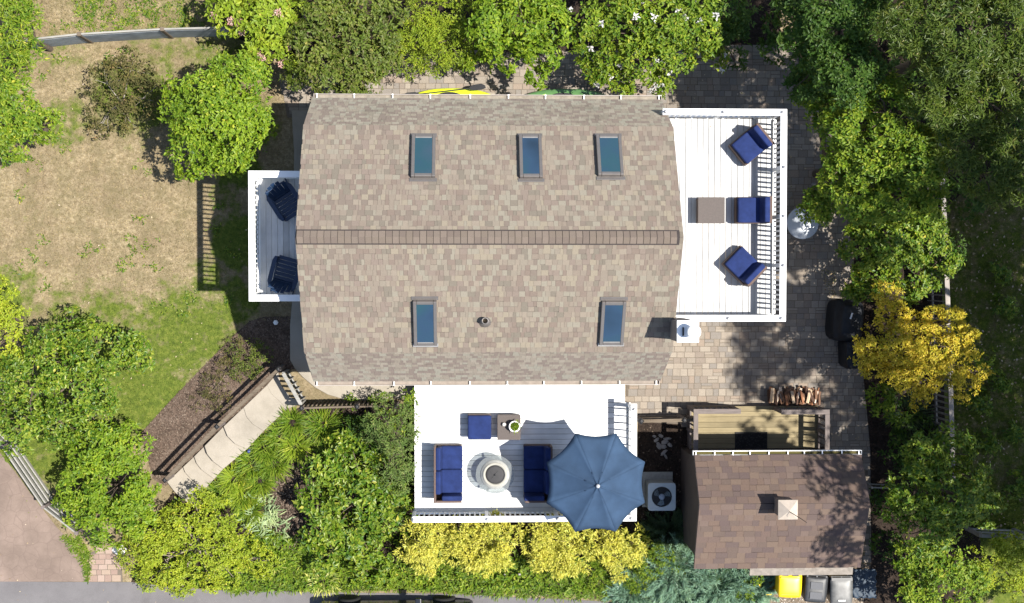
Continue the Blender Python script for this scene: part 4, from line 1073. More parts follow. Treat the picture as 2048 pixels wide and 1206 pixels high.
# ------------------------------------------------------------------ bins
def bin_(label, px0, px1, py0, py1, zt, body, lid, extra, rot):
    a, b = W(px0, py0, zt), W(px1, py1, zt); cx, cy = (a.x+b.x)/2, (a.y+b.y)/2; w = b.x - a.x; d = a.y - b.y
    t = thing('wheelie_bin', label, 'bin', (cx, cy, .02), rot)
    m = MB(); w2, d2 = w/2*.93, d/2*.9; k = .8
    m.add([(-w2*k,-d2*k,.05),(w2*k,-d2*k,.05),(w2*k,d2*.9,.05),(-w2*k,d2*.9,.05),(-w2,-d2,zt-.07),(w2,-d2,zt-.07),(w2,d2,zt-.07),(-w2,d2,zt-.07)],[(3,2,1,0),(0,1,5,4),(1,2,6,5),(2,3,7,6),(3,0,4,7),(4,5,6,7)])
    m.build('body', body, t, local=True, bevel=.03, seg=2)
    m = MB(); nx_, ny_ = 8, 10; vs = []
    for j in range(ny_+1):
        for i in range(nx_+1):
            u, v_ = i/nx_*2-1, j/ny_*2-1
            pw = 1 - .06*max(0, -v_)**2
            z = zt - .055 + .05*(1-abs(u)**4)*(1-abs(v_)**4)
            cr = 1 - .03*(abs(v_)**6)
            vs.append((u*w/2*pw*cr, v_*d/2*.94 - .02*(1-u*u), z))
    fs = [(j*(nx_+1)+i, j*(nx_+1)+i+1, (j+1)*(nx_+1)+i+1, (j+1)*(nx_+1)+i) for j in range(ny_) for i in range(nx_)]
    m.add(vs, fs, True); ld = m.build('lid', lid, t, local=True); md = ld.modifiers.new('thick', 'SOLIDIFY'); md.thickness = .03
    m = MB(); m.tube([(-w*.42, d/2*.98, zt-.06), (w*.42, d/2*.98, zt-.06)], .016, 8)
    for s in (-.42, 0, .42): m.bx(w*s-.02, w*s+.02, d/2*.84, d/2*.98, zt-.08, zt-.05)
    m.build('handle', body, t, local=True)
    for s in (-1, 1):
        m = MB(); m.tube([(s*w*.36-.03, d/2*.85, .10),(s*w*.36+.03, d/2*.85, .10)], .10, 16); m.build('wheel', RUBBER, t, local=True)
    if extra == 'panels':
        for yy in (.10, -.17):
            m = MB(); m.bx(-w*.27, w*.27, yy*d/.75-.10, yy*d/.75+.10, zt+.001, zt+.008); m.build('label_plate', BINLABEL, ld, local=True, bevel=.004, seg=1)
    if extra == 'print':
        m = MB(); x = -.10
        for wd in (.03,.026,.03,.022,.03,.028): m.bx(x, x+wd, -d*.33, -d*.33+.038, zt-.012, zt+.012); x += wd+.007
        m.build('lettering', MARK, ld, local=True)
        m = MB(); m.bx(-w*.46, w*.46, d*.36, d*.46, zt-.02, zt+.004); m.build('hinge_bar', BINBLACK, ld, local=True)
    if extra == 'ridge':
        m = MB(); m.bx(-w*.40, w*.40, d*.30, d*.325, zt-.012, zt+.006); m.bx(-w*.36, w*.36, -d*.36, -d*.345, zt-.02, zt+.004); m.build('ridge', YELLOWP, ld, local=True)
        for s in (-1, 1): m = MB(); m.bx(s*w*.22-w*.13, s*w*.22+w*.13, d*.395, d*.43, zt-.025, zt-.006); m.build('grip_slot', DARKMETAL, ld, local=True)
    return t
bin_('bright yellow wheelie bin behind the shed', 1557, 1604, 1147, 1196, 1.05, YELLOWP, YELLOWP, 'ridge', R(-2))
bin_('dark grey wheelie bin with two plates on its lid, beside the yellow bin', 1610, 1655, 1151, 1206, 1.05, BINGREY, BINGREY, 'panels', R(-5))
bin_('black wheelie bin with a faded grey lid and white print', 1661, 1706, 1153, 1212, 1.05, BINBLACK, BINLID, 'print', 0)
p = W(1536,1166,.35)
t = thing('tub', 'round yellow tub half buried in blue juniper behind the shed', 'tub', (p.x, p.y, .02))
m = MB(); m.lathe([(0,.02),(.20,.02),(.26,.36),(.275,.37),(.265,.385),(.245,.37),(.19,.04),(0,.04)], (0,0,0), 32); m.build('shell', YELLOWP, t, local=True)
m = MB(); m.lathe([(.235,.29),(.1,.30),(0,.30)], (0,0,0), 20); m.build('fill', plain('rusty_water', (.22,.09,.01), .5), t, local=True)
for s in (-1, 1): m = MB(); m.tube([(-.08, s*.25, .36),(-.07, s*.31, .41),(.07, s*.31, .41),(.08, s*.25, .36)], .014, 8); m.build('handle', YELLOWP, t, local=True)
a, b = W(1706,1138,.05), W(1752,1196,.05)
t = MB(); nx_, ny_ = 14, 18; vs = []
for j in range(ny_+1):
    for i in range(nx_+1):
        x, y = lerp(a.x, b.x, i/nx_), lerp(b.y, a.y, j/ny_); vs.append((x + .02*math.sin(j*1.3), y + .02*math.sin(i*1.7), .03 + .03*abs(math.sin(i*.9+j*.5)) + random.uniform(0,.012)))
fs = [(j*(nx_+1)+i, j*(nx_+1)+i+1, (j+1)*(nx_+1)+i+1, (j+1)*(nx_+1)+i) for j in range(ny_) for i in range(nx_)]
t.add(vs, fs, True); o = t.build('tarp', plain('tarp_blue', (.018,.034,.055), .6, var=.2), None); md = o.modifiers.new('thick','SOLIDIFY'); md.thickness = .01
tag(o, 'dark blue tarpaulin lying crumpled in shade past the black bin', 'tarp')

# ------------------------------------------------------------------ covered barbecues
def covered(label, name, cat, px, py, prof_, dims, rz, logo):
    c = W(px, py, dims[2]); t = thing(name, label, cat, (c.x, c.y, .028), rz)
    w, d, h = dims; m = MB(); n = 28; vs = []; L = len(prof_)
    for f, z in prof_:
        for k in range(n):
            a_ = 2*math.pi*k/n; cc, ss = math.cos(a_), math.sin(a_); e_ = .45
            x = math.copysign(abs(cc)**e_, cc)*w/2*f[0]; y = math.copysign(abs(ss)**e_, ss)*d/2*f[1]
            wob = 1 + .025*math.sin(k*3.1+z*5)*(1 if z < h*.7 else .3); vs.append((x*wob, y*wob, z*h))
    fs = [(i*n+k, i*n+(k+1)%n, (i+1)*n+(k+1)%n, (i+1)*n+k) for i in range(L-1) for k in range(n)] + [tuple(range((L-1)*n, L*n))]
    m.add(vs, fs, True); m.build('cover', BLACKP, t, local=True)
    if logo:
        m = MB(); x = -.085
        for wd in (.03,.022,.03,.026,.03): m.bx(x, x+wd, -.02, .025, h*.995, h*1.006); x += wd+.008
        o = m.build('logo', MARK, t, local=True); o.rotation_euler = (0,0,R(75)); o.location = (-.02,.14,0)
    for sx in (-1,1):
        for sy in (-1,1): m = MB(); m.tube([(sx*w*.38, sy*d*.33, 0),(sx*w*.38, sy*d*.33, .09)], .035, 10); m.build('leg', RUBBER, t, local=True)
covered('black covered barbecue with a small white logo, beside the golden tree', 'barbecue', 'barbecue', 1703, 642, [((1.0,1.0),.07),((1.02,1.02),.4),((1.0,1.0),.70),((.95,.92),.74),((.72,.88),.78),((.66,.80),.96),((.58,.70),1.0)], (.85, 1.15, 1.15), R(-4), True)
covered('low black covered cart on the patio edge under the golden tree', 'garden_cart', 'cart', 1709, 708, [((.95,.95),.07),((1,1),.5),((1,1),.85),((.9,.92),.97),((.8,.82),1.0)], (.5, .85, .85), R(3), False)

# ------------------------------------------------------------------ kayaks and paddle
def kayak(label, px, py, L, wd, mat, deckmat):
    c = W(px, py, .3); t = thing('kayak', label, 'kayak', (c.x, c.y, .035), 0)
    m = MB(); ns, n = 24, 16; vs = []
    for i in range(ns+1):
        u = i/ns*2-1; hw = wd/2*(1-abs(u)**2.6)**.8 + .004; hh = .15 + .09*abs(u)**3; zc = .16 + .08*abs(u)**3
        for k in range(n):
            a_ = 2*math.pi*k/n; vs.append((u*L/2, hw*math.cos(a_), max(.0, zc + hh*math.sin(a_)*(.9 if math.sin(a_) < 0 else .75)*min(1, hw*6))))
    fs = [(i*n+k, i*n+(k+1)%n, (i+1)*n+(k+1)%n, (i+1)*n+k) for i in range(ns) for k in range(n)] + [tuple(range(n-1,-1,-1)), tuple(range(ns*n, ns*n+n))]
    m.add(vs, fs, True); m.build('hull', mat, t, local=True)
    m = MB(); pts = [(.42*math.cos(2*math.pi*k/28), wd*.30*math.sin(2*math.pi*k/28)) for k in range(28)]
    m.tube([(x-.1,y,.275) for x,y in pts] + [(pts[0][0]-.1,pts[0][1],.275)], .02, 8, False); m.build('cockpit_rim', DARKMETAL, t, local=True)
    m = MB(); m.prism([(x*.95-.1,y*.95) for x,y in pts], .262, .272); m.build('cockpit', plain('kayak_inside', (.02,.02,.02), .8), t, local=True)
    m = MB(); m.box((-.30,0,.33), (.05,.34,.16), Matrix.Rotation(R(-15),3,'Y')); m.build('seat', DARKMETAL, t, local=True, bevel=.02)
    for s in (-1,1): m = MB(); m.tube([(s*L*.36,-.10,.285),(s*L*.40,0,.295),(s*L*.36,.10,.285)], .008, 6); m.build('bungee', DARKMETAL, t, local=True)
    if deckmat: m = MB(); m.prism([(-.72,-.16),(-.58,-.2),(-.58,.2),(-.72,.16)], .25, .287); m.build('deck_pad', deckmat, t, local=True, bevel=.008)
    return t
kayak('yellow kayak on the pavers, half hidden below the roof gutter', 906, 200, 2.6, .68, KYELLOW, None)
kayak('green kayak on the pavers, shaded beneath white flowered branches', 1133, 202, 2.8, .70, KGREEN, KLIME)
a, b = W(815,191,.42), W(962,174,.46)
t = thing('paddle', 'black kayak paddle laid across the yellow kayak', 'paddle', ((a.x+b.x)/2, (a.y+b.y)/2, .40))
m = MB(); m.tube([a, b], .016, 8); m.build('shaft', DARKMETAL, t)
for p_, s in ((b, 1), (a, -1)):
    d = (b-a).normalized()*s; nn = Vector((-d.y,d.x,0)); m = MB(); q = p_ - d*.32
    m.add([q+nn*.03, q+d*.12+nn*.085, q+d*.34+nn*.09, q+d*.44+nn*.03, q+d*.45-nn*.04, q+d*.33-nn*.08, q+d*.10-nn*.07, q-nn*.03], [tuple(range(8))])
    bl = m.build('blade', BLACKP, t); md = bl.modifiers.new('thick','SOLIDIFY'); md.thickness = .02

# ------------------------------------------------------------------ fences
def rail_fence(name, label, pts, h, nrail, rw, rh, post, mat, pmat=None, cap=False, mesh=None, topcap=None, picket=None, zbase=None):
    P = [Vector(p) for p in pts]
    t = thing(name, label, 'fence', P[0])
    for p in P:
        m = MB(); m.bx(p.x-post/2, p.x+post/2, p.y-post/2, p.y+post/2, p.z-.2, p.z+h+.02); po = m.build('post', pmat or mat, t, bevel=.008, seg=1)
        if cap: m = MB(); m.lathe([(post*.78,p.z+h+.022),(post*.78,p.z+h+.045),(post*.4,p.z+h+.09),(0,p.z+h+.10)], (p.x,p.y,0), 4, False); m.build('post_cap', DARKMETAL, po)
    for a, b in zip(P[:-1], P[1:]):
        d = (b-a); d.z = 0; d.normalize(); nn = Vector((-d.y,d.x,0))
        for i in range(nrail):
            z = h*(.96 - i*(.82/max(1,nrail-1)))
            m = MB(); m.beam(a+d*post*.5+Vector((0,0,z)), b-d*post*.5+Vector((0,0,z+random.uniform(-.01,.01))), rw, rh); m.build('rail', mat, t, bevel=.006, seg=1)
        if topcap:
            m = MB(); m.beam(a+Vector((0,0,h+.03)), b+Vector((0,0,h+.03)), topcap, .035); m.build('cap_rail', mat, t, bevel=.004, seg=1)
        if mesh:
            m = MB(); off = nn*(-.03); m.add([a+off+Vector((0,0,.05)), b+off+Vector((0,0,.05)), b+off+Vector((0,0,h*.9)), a+off+Vector((0,0,h*.9))], [(0,1,2,3)])
            o = m.build('mesh_panel', mesh, t); md = o.modifiers.new('thick','SOLIDIFY'); md.thickness = .008
        if picket:
            L = (b-a).length; k = int(L/picket[0]); m = MB()
            for i in range(k): c = a + (b-a)*((i+.5)/k) + nn*picket[2]; m.beam(c+Vector((0,0,.06)), c+Vector((0,0,h-.04)), picket[1], .02, roll=math.atan2(d.y,d.x)+math.pi/2)
            m.build('pickets', mat, t)
    return t
def at_top(px, py, h):     # ground point whose post top shows at px,py
    p = WG(px, py, up=h); return Vector((p.x, p.y, G(p.x, p.y)))
t = NT('fence_mesh'); MESHGREY = t.fin(t.ramp(t.noise(t.obj(), 3, 4), [(.3,(.20,.22,.24)),(.7,(.34,.37,.40))]), .8)
rail_fence('lawn_fence', 'grey post and rail fence backed with wire mesh at the top of the dry lawn', [at_top(-60,88,1.15), at_top(10,84,1.15), at_top(158,68,1.15), at_top(324,58,1.15), at_top(480,54,1.15), at_top(600,54,1.15)], 1.15, 3, .05, .11, .11, SILVER, CEDAR, mesh=MESHGREY)
rail_fence('driveway_fence', 'silvery post and rail fence between the lawn and the pink driveway', [at_top(-45,850,1.1), at_top(4,893,1.1), at_top(86,1014,1.1), at_top(152,1066,1.1)], 1.1, 4, .04, .14, .10, SILVER, WEATHERED)
rail_fence('path_fence', 'brown post and rail fence casting striped shade on the mulch', [at_top(557,738,1.0), at_top(434,853,1.0), at_top(330,960,1.0)], 1.0, 3, .05, .10, .11, CEDAR, WEATHERED, cap=True, topcap=.085)
g0_, g1_ = at_top(562,742,1.0), at_top(605,812,1.0)
rail_fence('garden_gate', 'wooden picket gate at the head of the stepped cream path', [g0_ + Vector((.06,-.06,0)), g1_ + Vector((-.05,.06,0))], .98, 2, .04, .09, .07, SILVER, SILVER, topcap=.10, picket=(.16,.09,.03))
rail_fence('garden_fence', 'short dark panel fence between the garden gate and the feathery shrub', [at_top(603,816,1.0), at_top(714,813,1.0), at_top(790,813,1.0)], 1.0, 2, .05, .09, .11, CEDAR, WEATHERED, cap=True, picket=(.11,.10,.03), topcap=.05)
rail_fence('side_fence', 'short brown fence and gate joining the white deck to the porch', [at_top(1282,842,1.0), at_top(1368,840,1.0), at_top(1388,840,1.0)], 1.0, 3, .05, .10, .12, CEDAR, WEATHERED, cap=True, topcap=.09)
rail_fence('boundary_fence', 'long grey paling fence running behind the golden tree', [at_top(1880,290,1.3), at_top(1886,395,1.3), at_top(1893,560,1.3), at_top(1899,720,1.3), at_top(1903,860,1.3), at_top(1905,960,1.3)], 1.3, 2, .05, .09, .11, GREYWOOD, GREYWOOD, topcap=.13, picket=(.16,.12,-.045))
rail_fence('corner_fence', 'short grey fence rail above the yellow green bush', [at_top(1962,1071,1.1), at_top(2060,1075,1.1)], 1.1, 3, .04, .1, .1, SILVER, GREYWOOD, topcap=.10)
rail_fence('slat_barrier', 'low white slatted barrier in deep shade beside the shed', [at_top(1744,975,.7), at_top(1790,977,.7)], .7, 2, .03, .06, .06, SILVER, GREYWOOD)

# ------------------------------------------------------------------ small things
p = W(551,645,.25); t = thing('garden_marker', 'tiny white garden light standing in the shaded mulch', 'garden light', (p.x,p.y,.01))
m = MB(); m.tube([(0,0,0),(0,0,.2)], .012, 6); m.build('stem', METAL, t, local=True)
m = MB(); m.lathe([(.075,.2),(.06,.225),(.02,.25),(0,.252)], (0,0,0), 6, False); m.build('head', WHITE, t, local=True)
p = WG(498,903,.25); t = thing('garden_light', 'small blue solar light at the edge of the stepped path', 'garden light', (p.x,p.y,p.z-.25))
m = MB(); m.tube([(0,0,0),(0,0,.2)], .012, 6); m.build('stem', METAL, t, local=True)
m = MB(); m.lathe([(.05,.2),(.055,.23),(.03,.25),(0,.255)], (0,0,0), 12); m.build('head', BLUEP, t, local=True)
for px, py, h_, w_, mt_, lb in ((1008,1142,.45,.035,SILVER,'thin pale stake in the grass below the golden shrubs'), (1037,1140,.55,.06,STONE,'thick grey stake in the grass below the golden shrubs')):
    p = WG(px, py+8); m = MB(); top = Vector((p.x + .01, p.y + .12, p.z + h_)); m.beam(p - Vector((0,0,.1)), top, w_, w_*.8); tag(m.build('garden_stake', mt_, None), lb, 'stake')
def boulder(label, px, py, r, mat, sq=.7):
    c = WG(px, py); bm = bmesh.new(); bmesh.ops.create_icosphere(bm, subdivisions=3, radius=r)
    sd = random.random()*50
    from mathutils import noise as mn
    for v in bm.verts:
        k = 1 + .35*mn.noise(v.co*2.2/r*.5 + Vector((sd,0,0))) + .12*mn.noise(v.co*6/r*.5 + Vector((0,sd,0)))
        v.co *= k; v.co.z *= .6; v.co.y *= sq
    me = bpy.data.meshes.new('rock'); bm.to_mesh(me); bm.free(); me.materials.append(mat)
    o = bpy.data.objects.new('rock', me); COL.objects.link(o); o.location = (c.x, c.y, c.z + r*.25); tag(o, label, 'rock')
boulder('white broken rock beside the small pink paved pad', 240, 1099, .20, WHITESTONE)
boulder('pale rounded stone on the shaded patio behind the white balcony', 1627, 369, .075, STONE)
boulder('pale stone half buried among leaves near the round table', 1748, 452, .10, STONE, .9)
boulder('small stone in the lawn shrub near the driveway fence', 125, 806, .09, STONE)

# parked black car along the road, only its flank reaches the picture
c = WG(795, 1252); zc = -LOW
car = thing('parked_car', 'black parked car along the road at the edge of the picture', 'car', (c.x, c.y, zc + .012))
m = MB(); pr = [(-2.15,.35),(-2.2,.62),(-2.05,.82),(-1.45,.90),(1.05,.93),(1.75,.84),(2.12,.68),(2.18,.40),(2.1,.28),(-2.05,.28)]
vs = [(x,-.88*(1-.05*(abs(x)/2.2)**4),z) for x,z in pr] + [(x,.88*(1-.05*(abs(x)/2.2)**4),z) for x,z in pr]; n = len(pr)
m.add(vs, [tuple(range(n)), tuple(range(2*n-1,n-1,-1))] + [(i,n+i,n+(i+1)%n,(i+1)%n) for i in range(n)]); m.build('body', CARPAINT, car, local=True, bevel=.07, seg=3)
m = MB(); pr = [(-1.55,.88),(-1.0,1.38),(.35,1.42),(1.05,.90)]; n = 4
vs = [(x,-.80+.14*(z-.88)/.5,z) for x,z in pr] + [(x,.80-.14*(z-.88)/.5,z) for x,z in pr]
m.add(vs, [tuple(range(n)), tuple(range(2*n-1,n-1,-1))] + [(i,n+i,n+(i+1)%n,(i+1)%n) for i in range(n)]); m.build('window', CARGLASS, car, local=True, bevel=.05, seg=3)
m = MB(); m.bx(-.95,.30,-.60,.60,1.40,1.45); m.build('roof', CARPAINT, car, local=True, bevel=.02, seg=2)
for sx in (-1.35,1.35):
    for sy in (-1,1):
        m = MB(); m.lathe([(0,-.1),(.2,-.1),(.32,-.09),(.32,.09),(.2,.1),(0,.1)], (0,0,0), 24); w_ = m.build('wheel', RUBBER, car, local=True); w_.rotation_euler = (R(90),0,0); w_.location = (sx, sy*.82, .32)
for sy in (-1,1):
    m = MB(); m.bx(.55,.72,sy*.96-.09,sy*.96+.09,.90,1.02); m.build('mirror', CARPAINT, car, local=True, bevel=.03)
    m = MB(); m.bx(2.02,2.14,sy*.62-.16,sy*.62+.16,.60,.70); m.build('headlight', plain('lamp_glass', (.5,.5,.5), .1), car, local=True, bevel=.02)
# ------------------------------------------------------------------ plants: real leaves spread through each crown
UP = np.array([0, 0, 1.0])
def rdir(n):
    v = rng.normal(size=(n, 3)); return unit(v)
def leaf_quads(P, A, k, L, w, a0, a1, droop=.15, jit=.02, fold=.12):
    n = len(P); N = n * k
    P = np.repeat(P, k, 0); A = np.repeat(A, k, 0)
    ref = np.where(np.abs(A[:, 2:3]) < .9, UP[None], np.array([[1.0, 0, 0]]))
    t1 = unit(np.cross(A, ref)); t2 = np.cross(A, t1)
    ph = np.tile(np.arange(k) * 2.39996, n) + np.repeat(rng.uniform(0, 6.28, n), k) + rng.normal(0, .25, N)
    al = np.radians(rng.uniform(a0, a1, N))[:, None]
    d = unit(np.cos(al) * A + np.sin(al) * (np.cos(ph)[:, None] * t1 + np.sin(ph)[:, None] * t2) - UP * droop * rng.uniform(0, 1, (N, 1)))
    nr = unit(A - (A * d).sum(1, keepdims=True) * d + rng.normal(0, .22, (N, 3)))
    s = unit(np.cross(d, nr)); nr = np.cross(s, d)
    Ls = (L * rng.choice([.55, .8, 1.0, 1.15, 1.45], N) * rng.uniform(.85, 1.15, N))[:, None]; ws = (w * rng.uniform(.75, 1.2, N))[:, None]
    b = P + rng.normal(0, jit, (N, 3)) + d * Ls * .12
    V = np.stack([b, b + d*Ls*.42 + s*ws*.5 + nr*ws*fold, b + d*Ls - nr*Ls*.10, b + d*Ls*.42 - s*ws*.5 + nr*ws*fold], 1).reshape(-1, 3)
    return V
def leaf_tris(V):
    k = np.arange(len(V) // 4)[:, None] * 4
    return np.concatenate([k + np.array([[0, 1, 2]]), k + np.array([[0, 2, 3]])], 0)
def crown_points(lobes, dens, sub=.36, shell=.62, lowest=-.35, wisp=.05):
    Ps, As = [], []
    for (c, rx, rz) in lobes:
        m = int(9 + 16 * rx); u = rdir(m * 3); u = u[u[:, 2] > lowest][:m]
        sc = c + u * np.array([rx, rx, rz]) * rng.uniform(.52, .84, (len(u), 1))
        sr = sub * rx * rng.uniform(.6, 1.25, len(u)); sr = np.maximum(sr, .12)
        area = np.pi * sr ** 2; tot = area.sum()
        n = int(dens * np.pi * rx * rx)
        cnt = np.maximum(2, (n * area / tot).astype(int))
        idx = np.repeat(np.arange(len(u)), cnt)
        v = rdir(len(idx)); v[:, 2] = np.abs(v[:, 2]) * .9 + v[:, 2] * .1; out = u[idx]
        v = unit(v + out * .35)
        rr = sr[idx] * (shell + (1 - shell) * rng.uniform(0, 1, len(idx)))
        wi = rng.uniform(0, 1, len(idx)) < wisp; rr = np.where(wi, rr * rng.uniform(1.15, 1.5, len(idx)), rr)
        Ps.append(sc[idx] + v * rr[:, None] * np.array([1, 1, .8])); As.append(unit(v * .6 + out * .45 + UP * .45))
    return np.concatenate(Ps), np.concatenate(As)

KIND = {  # sprays per m2, leaves per spray, length, width, angle range
 'broad':  dict(d=135, k=6, L=.097, w=.062, a=(45, 88)),
 'big':    dict(d=88, k=6, L=.125, w=.08, a=(50, 90)),
 'small':  dict(d=190, k=6, L=.062, w=.042, a=(35, 85)),
 'lance':  dict(d=100, k=8, L=.125, w=.037, a=(45, 85)),
 'fine':   dict(d=210, k=7, L=.07, w=.026, a=(25, 80)),
 'spray':  dict(d=260, k=7, L=.085, w=.032, a=(12, 60)),
 'maple':  dict(d=105, k=7, L=.105, w=.072, a=(60, 92)),
}
def lobes_of(spec, zscale=.72):
    out = []
    for px, py, r, zt in spec:
        p = WG(px, py); rx = r / S(zt); rz = min(rx * zscale, (zt) * .55); zc = zt - rz
        q = W(px, py, G(p.x, p.y) + zc); out.append((np.array([q.x, q.y, G(q.x, q.y) + zc]), rx, rz))
    return out
def plant(name, label, cat, kind, pal, spec, group=None, dens=1.0, trunk=.07, foliage='crown', zscale=.72, bark=None, world=None, base=None, sub=.36, wisp=.05, lowest=-.35, stems='trunk'):
    lb = world if world is not None else lobes_of(spec, zscale)
    c = np.mean([l[0] for l in lb], 0); w = np.array([l[1] for l in lb])
    bx_, by_ = (c[0], c[1]) if base is None else base
    gz = G(bx_, by_)
    t = thing(name, label, cat, (bx_, by_, gz), 0, group)
    K = KIND[kind]
    P, A = crown_points(lb, K['d'] * dens, sub, wisp=wisp, lowest=lowest)
    P[:, 2] = np.maximum(P[:, 2], npG(P[:, 0], P[:, 1]) + .05)
    V = leaf_quads(P, A, K['k'], K['L'], K['w'], *K['a'])
    mesh_np(foliage, V, None, leaf_tris(V), mat=LEAF[pal], parent=t)
    m = MB(); b0 = Vector((bx_, by_, gz - .1)); hmin = min(l[0][2] for l in lb)
    fork = b0 + Vector((0, 0, max(.15, (hmin - gz) * .55)))
    m.tube([b0, fork], [trunk * 1.15, trunk * .85], 9)
    for cc, rx, rz in lb:
        cc = Vector(cc); mid = lerp(fork, cc, .5) + Vector((random.uniform(-.12,.12), random.uniform(-.12,.12), rz*.15))
        m.tube([fork - Vector((0,0,.03)), mid, cc], [trunk*.6, trunk*.38, trunk*.2], 6)
        for _ in range(5):
            u = rdir(1)[0]; u[2] = abs(u[2]); e_ = cc + Vector(u * np.array([rx, rx, rz]) * .8)
            m.tube([lerp(mid, cc, random.uniform(.4, 1)), lerp(cc, e_, .5) + Vector((0,0,.04)), e_], [trunk*.2, trunk*.13, trunk*.06], 5)
    m.build(stems, bark or BARK, t)
    return t
def heads(t, n, pal, lobes, r, name='flower_head', petals=26, size=.05, top=True):
    for i in range(n):
        c, rx, rz = lobes[i % len(lobes)]
        u = rdir(1)[0]; u[2] = abs(u[2])*.9+.25; u = u / np.linalg.norm(u)
        p = c + u * np.array([rx, rx, rz]) * rng.uniform(.92, 1.05)
        v = rdir(petals); v[:, 2] = np.abs(v[:, 2])
        V = leaf_quads(p + v * r * rng.uniform(.5, 1, (petals, 1)), unit(v + UP*.4), 2, size, size*.85, 50, 88, 0, .006)
        mesh_np(name, V, None, leaf_tris(V), mat=LEAF[pal], parent=t)

# --- lawn side
plant('tree', 'rounded bright green tree on the lawn beside the small balcony', 'tree', 'broad', 'bright',
      [(392,175,62,2.9),(470,160,62,3.0),(430,240,88,3.3),(365,220,48,2.6),(490,240,58,2.9),(390,300,58,2.5),(465,300,55,2.6),(520,265,26,2.2),(400,335,30,2.0),(515,150,26,2.4)], dens=1.15, wisp=.08)
plant('shrub', 'low mossy brown shrub with bare twigs beside the bright lawn tree', 'shrub', 'small', 'moss',
      [(212,165,45,.9),(262,140,50,.8),(292,195,45,.85),(215,228,42,.7),(252,235,36,.7),(200,255,24,.5)], dens=.62, trunk=.04, foliage='foliage', bark=plain('grey_twig', (.25,.22,.19), .9))
plant('tree', 'feathery green tree overhanging the mesh backed lawn fence', 'tree', 'lance', 'fresh', [(25,45,60,3.6),(15,150,55,3.2),(52,105,34,2.8),(48,20,28,3),(10,-20,60,3.6)])
plant('tree', 'bright broadleaf tree at the edge of the dry lawn below the mesh backed fence', 'tree', 'broad', 'fresh', [(30,235,62,3.2),(88,248,36,2.2),(8,200,50,3.2),(25,290,42,2.5),(108,235,20,1.7),(-30,250,60,3.3)])
plant('shrub', 'pale yellow green shrub on the lawn edge above the glossy bush', 'shrub', 'small', 'yellowgreen', [(5,595,42,2.0),(22,640,36,2.1),(8,690,48,2.0),(-30,640,60,2.2)], foliage='foliage', stems='stems')
plant('bush', 'large sprawling bush with round glossy leaves on the lawn', 'bush', 'broad', 'glossy',
      [(115,715,80,2.2),(200,700,72,2.0),(60,775,76,2.3),(165,785,76,2.1),(245,690,48,1.6),(40,845,66,1.9),(118,845,60,1.7),(190,840,50,1.5),(275,715,34,1.2),(140,640,24,1.2),(15,760,60,2.1)], dens=.62, sub=.3, foliage='foliage', stems='stems', wisp=.1)
plant('bush', 'dense mid green bush between the mulch bed and the driveway fence', 'bush', 'broad', 'bright',
      [(195,895,66,1.7),(255,895,55,1.6),(165,965,52,1.5),(235,975,68,1.8),(288,985,40,1.3),(205,1045,52,1.4),(150,1010,38,1.2),(268,1035,46,1.2)], dens=1.15, foliage='foliage', stems='stems')
yg = plant('bush', 'wide yellow green bush spilling over the road edge at the foot of the path', 'bush', 'small', 'yellowgreen',
      [(300,1060,58,1.1),(368,1055,54,1.2),(440,1030,50,1.2),(330,1120,62,1.0),(415,1105,60,1.1),(478,1085,45,.85),(275,1110,42,.8),(368,1160,36,.6),(400,1000,28,1.2),(455,1140,40,.7),(300,1150,34,.6),(520,1120,36,.6),(425,1165,24,.5)], dens=1.0, foliage='foliage', stems='stems', wisp=.08, bark=plain('pale_stem', (.22,.18,.14), .9))
plant('bush', 'small olive bush drying out on the mulch beside the path fence', 'bush', 'fine', 'olive', [(490,705,34,.7),(522,712,26,.6),(505,735,26,.5),(478,735,22,.5)], dens=.55, foliage='foliage', stems='stems', trunk=.03)

plant('shrub', 'dry brown twiggy shrub lying along the mulch above the path fence', 'shrub', 'fine', 'moss', [(455,742,36,.5),(428,772,30,.45),(470,705,28,.5),(405,800,26,.35),(440,800,22,.35)], dens=.4, foliage='foliage', stems='stems', trunk=.02, bark=plain('dry_twig', (.17,.13,.10), .9))
# --- strap leaved clumps beside the path
def clump(label, px, py, rpx, n, pal, L=None, w=.028, group=None, name='grass_clump', cat='plant', lean=1.15, sprd=.3, rt=.35):
    c = WG(px, py); r = rpx / 70.8; t = thing(name, label, cat, (c.x, c.y, c.z), 0, group)
    a = rng.uniform(0, 2*np.pi, n); rr = r * rt * np.sqrt(rng.uniform(0, 1, n)); d = np.stack([np.cos(a), np.sin(a)], 1)
    blades('leaves', c.x + d[:, 0]*rr, c.y + d[:, 1]*rr, L or r*1.15, w, lean, LEAF[pal], t, unit(d + rng.normal(0, sprd, d.shape)), curl=.28)
    m = MB(); m.lathe([(r*.3,-.02),(r*.22,.05),(0,.07)], (0,0,0), 10); m.build('root_crown', SOIL, t, local=True)
LBL = 'arching bright green strap leaved clump in the bed beside the cream path'
for px, py, r in ((585,845,36),(562,872,40),(530,895,38),(590,890,36),(548,925,42),(505,925,36),(470,958,38),(520,960,40),(485,990,36),(440,985,30),(500,1020,30)):
    clump(LBL, px, py, r, 360, random.choice(('strap', 'strap', 'lime', 'fresh')), L=random.uniform(.42, .60), w=.024, group='strap leaved clumps beside the path', sprd=.55, rt=.42, lean=.95)
clump('spiky green clump just below the short panel fence', 648, 850, 40, 380, 'strap', w=.02, sprd=.45, rt=.4)
clump('yellowing strap leaved clump between panel fence and glossy hydrangea bush', 672, 892, 34, 320, 'lime', w=.02, sprd=.6, rt=.5)
clump('pale blue green strap plant by the bare mulch hollow', 520, 1020, 40, 170, 'pale', w=.035, sprd=.9, rt=.8, L=.38)
